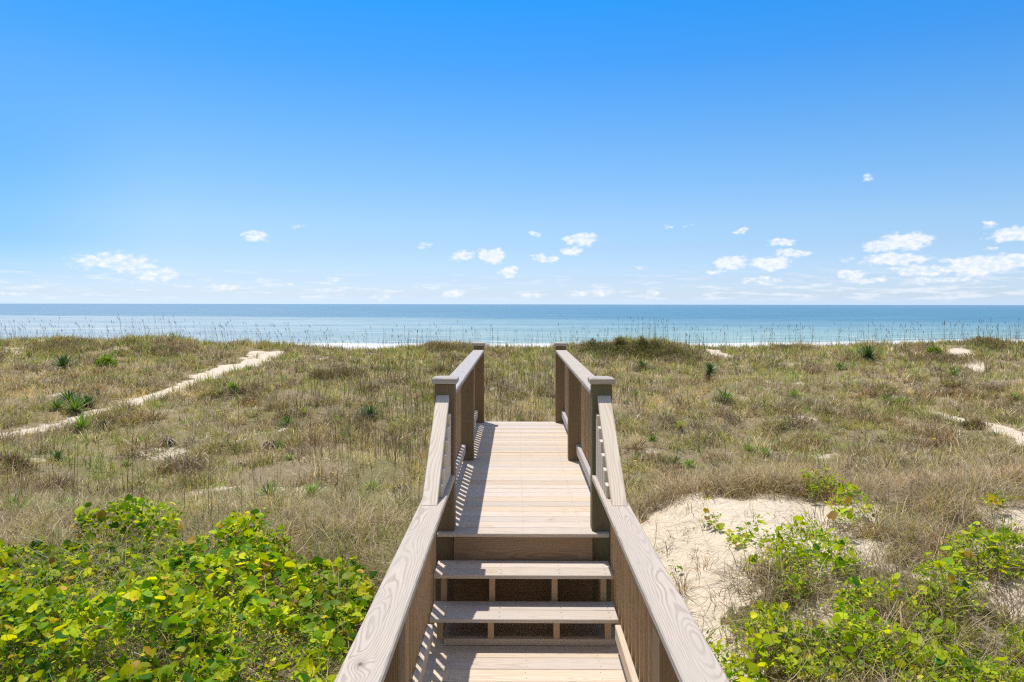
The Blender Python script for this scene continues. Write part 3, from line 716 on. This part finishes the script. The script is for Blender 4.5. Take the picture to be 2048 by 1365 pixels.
# brown upright stalks in the middle of the field, thin scattered ones elsewhere
st = Bag()
def stalks(bag, x, y, Lr, wr, cols, lean=.1):
    k = ~under_walk(x, y) & (sand(x, y) < .6); x, y = x[k], y[k]; N = len(x)
    P_ = np.stack([x, y, H(x, y)-.02], 1); c_ = np.array(cols)[rng.integers(0, len(cols), N)]*rng.uniform(.6, 1.4, (N, 1))
    bag.add(blades(P_, rng.uniform(0, math.tau, N), rng.uniform(*Lr, N), np.abs(rng.normal(0, lean, N)), rng.normal(0, .2, N), wr*rng.uniform(.6, 1.3, N)+.00035*y, c_, 4, tw=rng.uniform(-3, 3, N), taper=.5))
n_ = 3000; y = rng.uniform(16, 34, n_); x = rng.normal(-1.6, 2.4, n_)*y/22
k = fbm(x/1.2, y/2, 90, 3) > .42
stalks(st, x[k], y[k], (.45, 1.0), .005, [BROWN, BROWN*.8, GREY, OLIVE*.8])
n_ = 900; y = rng.uniform(11, 38, n_); x = rng.uniform(-1, 1, n_)*.85*y
stalks(st, x, y, (.3, .8), .003, [BROWN, GREY, OLIVE, STRAW])
n_ = 110; y = rng.uniform(8.2, 16, n_); x = rng.uniform(-1, .0, n_)*.75*y
stalks(st, x, y, (.7, 1.5), .004, [BROWN, OLIVE*.8], .06)
tag(link('dry_stalks', st.mesh('dry_stalks'), M_dead), 'thin brown upright stalks standing through the dune grass', 'stalks', kind='stuff')

# sea oats on the seaward crest
so_ = Bag()
n_ = 2400; x = rng.uniform(-42, 42, n_); y = rng.uniform(39.5, 47, n_)
dn = .25+1.1*fbm(x/3.0, y/5, 95, 3)-.1; dn = dn+.35*np.exp(-((x-7)/2.5)**2)+.3*sst(x, -8, -20)+.3*sst(x, 12, 20)
k = rng.random(n_) < dn; x, y = x[k], y[k]; N = len(x)
P_ = np.stack([x, y, H(x, y)-.02], 1); L = rng.uniform(.6, 1.65, N); lean = np.abs(rng.normal(.05, .05, N)); az = np.where(x < -8, math.pi+rng.normal(0, .5, N), rng.uniform(0, math.tau, N))
lean = lean+np.where(x < -8, .1, 0)
c_ = np.array([BROWN*.7, OLIVE*.55, BROWN*.5])[rng.integers(0, 3, N)]*rng.uniform(.7, 1.3, (N, 1))
so_.add(blades(P_, az, L, lean, .15, .010*rng.uniform(.7, 1.3, N), c_, 4, tw=0, taper=.6))
# seed heads
tipz = P_+np.stack([np.sin(lean+.07)*np.cos(az)*L*.86, np.sin(lean+.07)*np.sin(az)*L*.86, np.cos(lean+.07)*L*.86], 1)
m_ = rng.random(N) < .55
for q in range(2):
    so_.add(blades(tipz[m_], az[m_]+rng.normal(0, .3, m_.sum()), rng.uniform(.14, .26, m_.sum()), lean[m_]+.1, .5, .022*rng.uniform(.7, 1.2, m_.sum()), c_[m_]*1.2, 3, tw=q*1.5, taper=.6))
tag(link('sea_oats', so_.mesh('sea_oats'), M_dead), 'tall thin sea oats with seed heads standing against the water', 'sea oats', kind='stuff')

# darker shrubby growth on the crest right of the boardwalk
sh_ = Bag()
def bushes(bag, cx, cy, rx, ry, h, n_, cols, sz):
    x = cx+rng.normal(0, .45, n_)*rx; y = cy+rng.normal(0, .45, n_)*ry
    f_ = np.exp(-((x-cx)/rx)**2-((y-cy)/ry)**2); z = H(x, y)+h*f_*rng.random(n_)**.6*(.6+.8*fbm(x*1.5, y*1.5, 7))
    P_ = np.stack([x, y, z], 1); c_ = np.array(cols)[rng.integers(0, len(cols), n_)]*rng.uniform(.5, 1.5, (n_, 1))
    bag.add(blades(P_, rng.uniform(0, math.tau, n_), rng.uniform(.6, 1.4, n_)*sz, rng.uniform(.1, 1.6, n_), rng.uniform(-.4, .9, n_), .16*sz*rng.uniform(.6, 1.2, n_), c_, 3, taper=.7))
for (px, py, rx, ry, h, n_) in ((1262, 706, 2.6, 1.6, .42, 7000), (1240, 703, .5, .5, .75, 1500), (1285, 703, .5, .5, .7, 1300), (1205, 704, 1.6, 1.2, .4, 4000), (1185, 702, .4, .4, .6, 700), (1330, 712, 2.0, 1.4, .3, 4000), (1310, 704, .4, .4, .55, 700)):
    c = at(px, py); bushes(sh_, c.x, c.y, rx, ry, h, n_, [BROWN*.8, DARKG*1.2, OLIVE*.7, BROWN*.5], .16)
for (px, py, rx, h, n_) in ((1975, 690, 1.6, .5, 3000), (130, 700, 2.6, .25, 5000), (330, 705, 1.8, .2, 3000), (690, 752, 1.2, .25, 2200), (640, 756, .7, .2, 900), (1650, 830, .35, .12, 400), (880, 745, .6, .2, 900), (890, 700, 1.6, .3, 3000), (1350, 725, 1.3, .25, 2500), (1580, 700, 1.5, .2, 2500), (1900, 725, 2.0, .3, 4000), (1940, 855, .5, .2, 900), (1560, 690, 2, .2, 2000), (20, 935, .5, .2, 700), (235, 1010, .6, .2, 900)):
    c = at(px, py); bushes(sh_, c.x, c.y, rx, rx*.7, h, n_, [BROWN, GREY*.8, OLIVE*.7, BROWN*.6], .15)
tag(link('low_scrub', sh_.mesh('low_scrub'), M_grass), 'low dark scrubby growth in patches along the dune crest and in the field', 'scrub', kind='stuff')

# ------------------------------------------------------------------ vines
def leafmesh(P, yaw, pitch, roll, size, col, kind=0):
    """heart/round leaves, folded along the midrib"""
    if kind == 0:
        T0 = np.array([(0, 0, 0), (0, .55, -.02), (-.22, -.12, .06), (-.5, .02, .13), (-.56, .38, .12), (-.36, .76, .05), (0, .98, -.05), (.36, .76, .05), (.56, .38, .12), (.5, .02, .13), (.22, -.12, .06)], float)
        Tr = [(1, 0, 2), (1, 2, 3), (1, 3, 4), (1, 4, 5), (1, 5, 6), (1, 6, 7), (1, 7, 8), (1, 8, 9), (1, 9, 10), (1, 10, 0)]
    else:
        T0 = np.array([(0, 0, 0), (-.22, .3, .06), (-.17, .65, .04), (0, 1.05, -.06), (.17, .65, .04), (.22, .3, .06), (0, .5, -.02)], float)
        Tr = [(6, 0, 1), (6, 1, 2), (6, 2, 3), (6, 3, 4), (6, 4, 5), (6, 5, 0)]
    Tr = np.array([t_[::-1] for t_ in Tr]); N = len(P); nv = len(T0)
    X_ = np.repeat(T0[None], N, 0)*size[:, None, None]
    X_ = X_+rng.normal(0, .035, X_.shape)*size[:, None, None]
    cr, sr = np.cos(roll)[:, None], np.sin(roll)[:, None]
    x, y, z = X_[..., 0], X_[..., 1], X_[..., 2]
    x, z = x*cr+z*sr, -x*sr+z*cr
    cp, sp = np.cos(pitch)[:, None], np.sin(pitch)[:, None]
    y, z = y*cp-z*sp, y*sp+z*cp
    cy_, sy_ = np.cos(yaw)[:, None], np.sin(yaw)[:, None]
    x, y = x*cy_-y*sy_, x*sy_+y*cy_
    V_ = np.stack([x, y, z], -1)+P[:, None, :]
    T_ = ((np.arange(N)*nv)[:, None, None]+Tr[None]).reshape(-1, 3)
    return V_.reshape(-1, 3), np.zeros((0, 4), int), T_, np.repeat(col[:, None, :], nv, 1).reshape(-1, 3)
LG = np.array((.47, .56, .013)); LG2 = np.array((.22, .38, .014)); LY = np.array((.78, .74, .02)); LD = np.array((.07, .20, .015)); LO = np.array((.66, .42, .04)); LB = np.array((.36, .22, .08))
def leafcols(N, wts):
    pal = np.array([LG, LG2, LY, LD, LO, LB]); w_ = np.array(wts, float); w_ /= w_.sum()
    return pal[rng.choice(6, N, p=w_)]*rng.uniform(.7, 1.3, (N, 1))
vine = Bag()
def mound_h(x, y): return .08+.34*sst(fbm(x*1.1, y*1.1, 44, 3), .25, .75)
def scatter_leaves(n_, box, fn, size, wts, kind=0, hmul=1.0, clump=2.2, thr=.36):
    x = rng.uniform(box[0], box[1], n_); y = rng.uniform(box[2], box[3], n_)
    k = fn(x, y) & ~under_walk(x, y) & (fbm(x*clump, y*clump, 45, 3) > thr); x, y = x[k], y[k]; N = len(x)
    h = mound_h(x, y)*hmul*(.25+.75*rng.random(N)**.55)+.10*(vnoise(x*5, y*5, 3)-.3)
    P_ = np.stack([x, y, H(x, y)+np.maximum(h, .02)], 1)
    sz = size[0]+(size[1]-size[0])*rng.random(N)**2.3
    pitch = rng.normal(.35, .55, N); yaw = rng.uniform(0, math.tau, N)
    cl = leafcols(N, wts); y_t = fbm(x*1.6, y*1.6, 46, 2)[:, None]
    cl = cl*(.75+.5*y_t)
    vine.add(leafmesh(P_, yaw, pitch, rng.normal(0, .45, N), sz, cl, kind))
    return x, y
lv = lambda x, y: leftvine(x, y)
scatter_leaves(40000, (-8, -.75, 2.8, 9.2), lv, (.03, .095), (6, 4.5, 2.0, 2.4, .35, .3), 0, 1, 2.9, .33)
scatter_leaves(95000, (-8, -.75, 2.8, 9.2), lv, (.018, .05), (5, 5, 2.2, 3.2, .4, .4), 1, .95, 2.4, .27)
rv = lambda x, y: rng.random(len(x)) < rightvine(x, y)
scatter_leaves(17000, (1.0, 8, 2.8, 9.2), rv, (.03, .09), (7, 3.5, 1.6, 1.0, .2, .2), 0, .7, 2.8, .38)
scatter_leaves(150000, (1.0, 8, 2.8, 9.4), rv, (.025, .055), (8, 4, 1.2, 1.2, .1, .2), 1, .62, 2.8, .39)
VM = vine.mesh('ground_cover_vine', smooth=True)
tag(link('ground_cover_vine', VM, M_leaf), 'bright green and yellow round-leaved vines sprawling over the near dune', 'ground cover', kind='stuff')
vs = Bag(); n_ = 9000
x = np.concatenate([rng.uniform(-8, -.75, n_), rng.uniform(1, 8, n_)]); y = rng.uniform(2.8, 9.2, 2*n_)
k = (leftvine(x, y) | (rng.random(2*n_) < rightvine(x, y)*.6)) & ~under_walk(x, y); x, y = x[k], y[k]; N = len(x)
P_ = np.stack([x, y, H(x, y)+mound_h(x, y)*rng.random(N)*.8], 1)
vs.add(blades(P_, rng.uniform(0, math.tau, N), rng.uniform(.12, .4, N), rng.uniform(.5, 1.9, N), rng.uniform(-1.5, 1.5, N), rng.uniform(.003, .006, N), np.where(rng.random((N, 1)) < .4, PALE*.8, OLIVE)*rng.uniform(.5, 1.2, (N, 1)), 5, taper=.5))
tag(link('vine_stems', vs.mesh('vine_stems'), M_dead), 'tangled pale stems running through the leaves of the near vines', 'vine stems', kind='stuff')

# ------------------------------------------------------------------ yuccas
YG = [np.array((.11, .22, .04)), np.array((.27, .42, .06)), np.array((.055, .125, .04)), np.array((.55, .48, .07))]
def yucca_leaves(n_, Rr, c0, c1, up, seed, zb=0.0):
    rs = np.random.default_rng(seed); V_ = []; Q_ = []; T_ = []; C_ = []; b = 0
    for i in range(n_):
        f_ = i/n_; th = up+f_*(1.75-up)*rs.uniform(.8, 1.1); az = i*2.39996+rs.uniform(-.25, .25)
        L = Rr*rs.uniform(.75, 1.1)*(.85+.3*math.sin(f_*3)); W = .036*Rr/.4*rs.uniform(.8, 1.2)
        dr = np.array((math.cos(az), math.sin(az), 0)); sd = np.array((-math.sin(az), math.cos(az), 0)); p = np.array((0, 0, zb+.12*Rr*(1-f_)))+dr*.02
        cc_ = (c0 if rs.random() < .65 else c1)*rs.uniform(.7, 1.3)
        bend = rs.uniform(.05, .45)
        ts = [0, .3, .65, 1]; ws = [.7, 1, .8, 0]
        prev = p.copy(); idx_ = []
        for j, (t_, w_) in enumerate(zip(ts, ws)):
            if j:
                tt = th+bend*t_; stp = (ts[j]-ts[j-1])*L
                p = p+dr*math.sin(tt)*stp+np.array((0, 0, 1))*math.cos(tt)*stp
            nrm = -dr*math.cos(th+bend*t_)+np.array((0, 0, 1))*math.sin(th+bend*t_)
            if w_ > 0:
                V_ += [p-sd*W*w_/2+nrm*W*.18, p, p+sd*W*w_/2+nrm*W*.18]; C_ += [cc_]*3
            else: V_.append(p); C_.append(cc_*1.3)
        for j in range(2):
            a_ = b+3*j; Q_ += [(a_, a_+1, a_+4, a_+3), (a_+1, a_+2, a_+5, a_+4)]
        a_ = b+6; T_ += [(a_, a_+1, a_+3), (a_+1, a_+2, a_+3)]; b += 10
    return fast_mesh('leaves', np.array(V_), np.array(Q_), np.array(T_), np.array(C_))
def skirt_mesh(Rr, h, seed, n_=46, cols=(GREY, BROWN*.9, GREY*1.3)):
    rs = np.random.default_rng(seed); N = n_
    az = rs.uniform(0, math.tau, N); P_ = np.stack([.03*np.cos(az), .03*np.sin(az), h*rs.uniform(.35, 1, N)], 1)
    c_ = np.array(cols)[rs.integers(0, len(cols), N)]*rs.uniform(.6, 1.4, (N, 1))
    V_, Q_, T_, C_ = blades(P_, az, Rr*rs.uniform(.6, 1.1, N), rs.uniform(1.7, 2.2, N), rs.uniform(.3, .9, N), .03*Rr/.4, c_, 3, tw=0)
    return fast_mesh('dead_leaves', V_, Q_, T_, C_)
def trunk_mesh(h):
    rs = np.random.default_rng(4); V_ = []; Q_ = []; C_ = []; n_ = 9; rings = 7
    for j in range(rings):
        for i in range(n_):
            a_ = i*math.tau/n_; r_ = (.062-.02*j/rings)*rs.uniform(.85, 1.15); V_.append((r_*math.cos(a_)+.03*math.sin(j), r_*math.sin(a_), h*j/(rings-1)-.04)); C_.append(BROWN*rs.uniform(.5, 1.0))
    for j in range(rings-1):
        for i in range(n_): Q_.append((j*n_+i, j*n_+(i+1) % n_, (j+1)*n_+(i+1) % n_, (j+1)*n_+i))
    return fast_mesh('trunk', np.array(V_), np.array(Q_), None, np.array(C_))
LM = {}
for kname, (n_, c0, c1, up) in {'dark': (64, YG[2], YG[0], .1), 'mid': (60, YG[0], YG[1], .1), 'light': (56, YG[1], YG[1]*1.3, .12), 'yellow': (40, YG[3], YG[1]*1.2, .15), 'upright': (46, YG[1], YG[0]*1.6, .05)}.items():
    for v_ in range(2):
        me = yucca_leaves(n_, .42, c0, c1, up, hash(n_)*7+v_*31+len(kname)); me.materials.append(M_yucca); LM[kname, v_] = me
SK = [skirt_mesh(.30, .10, s_) for s_ in (1, 2)]
for s_ in SK: s_.materials.append(M_dead)
TRK = trunk_mesh(.42); TRK.materials.append(M_dead)
SKT = skirt_mesh(.34, .46, 8, 70, (GREY*1.5, GREY*1.2, BROWN)); SKT.materials.append(M_dead)
SKD = skirt_mesh(.34, .50, 9, 90, (BROWN*.8, BROWN*.6, GREY*.8)); SKD.materials.append(M_dead)
def child(name, me, root):
    o = bpy.data.objects.new(name, me); COL.objects.link(o); o.parent = root; return o
YL = [ # px, py(base), width px, kind, tall, label
 (125, 742, 44, 'dark', 0, 'dark green yucca alone in green grass near the crest at far left'),
 (113, 824, 36, 'mid', 0, 'leftmost rosette of the yucca cluster above the left sand path'),
 (134, 808, 46, 'dark', 0, 'uppermost dark rosette of the yucca cluster above the left sand path'),
 (147, 830, 48, 'mid', 0, 'lowest paler rosette of the yucca cluster beside the left sand path'),
 (172, 818, 42, 'dark', 0, 'rightmost dark rosette of the yucca cluster above the left sand path'),
 (165, 864, 46, 'light', 0, 'low light green yucca just below the left sand path beside a dead stump'),
 (110, 924, 34, 'dark', 0, 'small dark bushy yucca beside a pale sand patch on the left'),
 (250, 934, 22, 'mid', 0, 'tiny green yucca below the two dead stumps on the left'),
 (24, 1052, 72, 'light', 0, 'large bright yucca at the left edge of the view above the vines'),
 (118, 1040, 60, 'light', 0, 'second bright yucca from the left edge above the vines'),
 (203, 1046, 48, 'mid', 0, 'smaller mid green yucca between two brighter ones above the vines'),
 (277, 1042, 54, 'light', 0, 'rightmost of the row of bright yuccas above the vines on the left'),
 (572, 853, 30, 'mid', 0, 'neat small yucca standing above a sandy patch left of the boardwalk'),
 (556, 897, 30, 'mid', 0, 'small green yucca touching the dead grey stump left of the boardwalk'),
 (583, 922, 28, 'light', 0, 'small yucca below and right of the dead grey stump near sand'),
 (540, 1000, 50, 'mid', 0, 'spreading yucca left of a small bare sand patch'),
 (622, 1002, 54, 'light', 0, 'bright spiky yucca right of a small bare sand patch'),
 (477, 996, 24, 'light', 0, 'tiny yellowish yucca left of the spreading yucca by the sand patch'),
 (740, 838, 52, 'dark', 0, 'wide blurred dark yucca among brown stalks left of the boardwalk'),
 (692, 880, 34, 'mid', 0, 'mid green yucca below the brown stalks left of the boardwalk'),
 (743, 984, 38, 'light', 0, 'pale tipped yucca nearest to the left boardwalk railing'),
 (606, 830, 28, 'yellow', 0, 'yellowish small yucca just right of the neat yucca in the left field'),
 (1284, 740, 38, 'dark', 0, 'dark round yucca at the foot of the dark scrub right of the boardwalk'),
 (1415, 765, 32, 'dark', 1, 'dark crowned yucca on a tall brown skirted trunk'),
 (1272, 796, 24, 'light', 0, 'small light yucca just right of the right front boardwalk post'),
 (1448, 804, 44, 'mid', 0, 'wide low yucca below the trunked yucca on the right'),
 (1590, 794, 26, 'light', 0, 'small bright yucca halfway across the right field'),
 (1366, 872, 28, 'yellow', 2, 'yellow crowned yucca with a pale grey hanging skirt'),
 (1305, 882, 24, 'mid', 0, 'faint small yucca left of the pale skirted yucca'),
 (1678, 739, 28, 'mid', 0, 'small yucca left of the big dark one near the right crest'),
 (1736, 718, 42, 'dark', 0, 'big dark yucca just below the right crest'),
 (1905, 754, 30, 'mid', 0, 'rounded yucca below the small sand gap at far right'),
 (1772, 806, 28, 'mid', 0, 'left rosette of the pair around a dead pale head in the right field'),
 (1803, 808, 28, 'light', 0, 'right bright rosette of the pair around a dead pale head'),
 (2026, 796, 26, 'light', 0, 'bright yucca at the right edge above the right sand path'),
 (1497, 901, 22, 'light', 0, 'smaller left one of two bright yuccas behind the right sand mound'),
 (1530, 911, 28, 'light', 0, 'larger right one of two bright yuccas behind the right sand mound'),
 (1350, 932, 32, 'mid', 0, 'left one of two touching yuccas behind the near right grass fringe'),
 (1378, 934, 32, 'light', 0, 'right one of two touching yuccas behind the near right grass fringe'),
]
random.seed(31)
for i, (px, py, wpx, kd, tall, lab) in enumerate(YL):
    c = at(px, py, 9.8); wm = wpx*c.y/F; sc = wm/.60
    root = empty('yucca_plant', c); root.rotation_euler = (random.uniform(-.2, .2), random.uniform(-.2, .2), random.uniform(0, 6.28)); root.location.z -= .03; root.scale = (sc, sc, sc*random.uniform(.75, 1.15))
    tag(root, lab, 'yucca', 'yuccas scattered over the dune field')
    lf = child('leaves', LM[kd, i % 2], root)
    if tall:
        lf.location = (0, 0, .42); root.scale = (sc*1.02,)*3
        child('trunk', TRK, root); child('dead_leaves', SKD if tall == 1 else SKT, root)
        if tall == 2: lf.scale = (.85,)*3
    else:
        lf.location = (0, 0, .05); child('dead_leaves', SK[i % 2], root)
# dead yucca stumps: leaning cones of grey hanging leaves
DEAD = [(203, 864, 22, 24, 'dead grey yucca stump standing just below the left sand path'), (332, 891, 26, 20, 'dead grey yucca stump leaning in the middle of the left field'),
        (538, 903, 20, 24, 'dead pointed grey stump touching a small green yucca'), (802, 992, 24, 26, 'pale dead stump nearest to the left boardwalk railing'),
        (1787, 803, 22, 16, 'dead pale straw-coloured head between two yucca rosettes'), (487, 935, 28, 12, 'low flat heap of dead grey leaves in the left field')]
for i, (px, py, wpx, hpx, lab) in enumerate(DEAD):
    c = at(px, py, 9.8); h = hpx*c.y/F; wd = wpx*c.y/F
    rs = np.random.default_rng(60+i); N = 130; az = rs.uniform(0, math.tau, N)
    cs = (GREY*1.4, GREY*.9, BROWN*.6) if i != 4 else (PALE, PALE*.8, GREY*1.3)
    P_ = np.stack([.03*np.cos(az)+.08*h, .03*np.sin(az), h*.78*rs.uniform(.35, 1.1, N)], 1); P_[:, :2] += rs.normal(0, .05, (N, 2)); c_ = np.array(cs)[rs.integers(0, 3, N)]*rs.uniform(.6, 1.3, (N, 1))
    V_, Q_, T_, C_ = blades(P_, az, math.hypot(h, wd/2)*rs.uniform(.6, 1.05, N), math.pi-math.atan2(wd/2, h)-rs.uniform(-.3, .6, N), rs.uniform(-.3, .5, N), .026, c_, 3, tw=0, taper=.6)
    o = link('dead_yucca', fast_mesh('dead_yucca', V_, Q_, T_, C_), M_dead, None, c)
    tag(o, lab, 'dead yucca', 'dead yucca stumps in the field')
# small bright shrub
def shrub(px, py, wpx, cols, lab, n_=500, kind=1, ymin=9.8):
    c = at(px, py, ymin); r_ = wpx*c.y/F/2; d_ = rng.normal(0, 1, (n_, 3)); d_ /= np.linalg.norm(d_, axis=1)[:, None]; d_[:, 2] = np.abs(d_[:, 2])*1.1
    P_ = d_*r_*rng.uniform(.4, 1, (n_, 1))**.5; col = np.array(cols)[rng.integers(0, len(cols), n_)]*rng.uniform(.7, 1.3, (n_, 1))
    V_, Q_, T_, C_ = leafmesh(P_, rng.uniform(0, 6.28, n_), rng.normal(.4, .5, n_), rng.normal(0, .5, n_), np.full(n_, r_*.32), col, kind)
    root = empty('green_shrub', c); tag(root, lab, 'shrub')
    link('foliage', fast_mesh('foliage', V_, None, T_, C_), M_leaf, root)
    N = 9; az = rng.uniform(0, 6.28, N)
    V_, Q_, T_, C_ = blades(np.zeros((N, 3)), az, r_*1.0, .5, .2, .02, np.repeat(BROWN[None], N, 0), 3)
    link('stem', fast_mesh('stem', V_, Q_, T_, C_), M_dead, root)
shrub(465, 781, 24, [np.array((.34, .52, .03)), np.array((.22, .40, .03))], 'small vivid green shrub right of the left sand path')
shrub(210, 735, 40, [np.array((.34, .46, .06)), np.array((.22, .34, .05))], 'pale green shrub in the green grass near the left crest')
shrub(1865, 712, 34, [np.array((.30, .38, .06)), np.array((.16, .24, .05))], 'yellow green shrub on the right crest beside the sand gap', 600)
# yellow flowers
def flower(px, py, lab, ymin=9.8):
    c = at(px, py, ymin); root = empty('yellow_flower', c); tag(root, lab, 'flower', 'single yellow flowers in the grass')
    N = 12; az = np.arange(N)*math.tau/N
    V_, Q_, T_, C_ = blades(np.tile((0, 0, .42), (N, 1)).astype(float), az, .055, 1.2, .2, .03, np.repeat(np.array((.85, .60, .03))[None], N, 0), 2, tw=0, taper=.2)
    link('petals', fast_mesh('petals', V_, Q_, T_, C_), M_leaf, root)
    V_, Q_, T_, C_ = blades(np.zeros((2, 3)), np.zeros(2), .42, 0, 0, .01, np.repeat(GREEN[None], 2, 0), 3, tw=np.array((0, 1.5)))
    link('stem', fast_mesh('stem', V_, Q_, T_, C_), M_dead, root)
flower(433, 852, 'yellow flower in the grass right of the left dead stumps')
flower(1866, 912, 'yellow flower in the grass below the right sand path')
flower(1270, 960, 'yellow flower in the grass just right of the boardwalk railing')
# far gull
c = Vector(((561-1032)/F*95, 95, CAMZ+(609-130)/F*95))
bm = bmesh.new()
gv = [bm.verts.new(p) for p in ((0, .22, 0), (.05, 0, .02), (-.05, 0, .02), (0, -.2, .01), (0, 0, -.05), (.32, .02, .14), (.62, -.1, .08), (.3, -.1, .12), (-.32, .02, .14), (-.62, -.1, .08), (-.3, -.1, .12), (.04, -.08, .02), (-.04, -.08, .02))]
for f_ in ((0, 1, 2), (2, 1, 3), (0, 4, 1), (1, 4, 3), (3, 4, 2), (2, 4, 0), (1, 5, 7, 11), (5, 6, 7), (2, 12, 10, 8), (8, 10, 9)): bm.faces.new([gv[k] for k in f_])
me = bpy.data.meshes.new('gull'); bm.to_mesh(me); bm.free()
m_, t_, o_ = mat('gull feathers'); principled(t_, o_, (.25, .27, .3), .8, .1)
g_ = link('gull', me, m_, None, c); g_.scale = (.5,)*3; tag(g_, 'tiny dark seabird high in the clear blue sky on the left', 'bird')
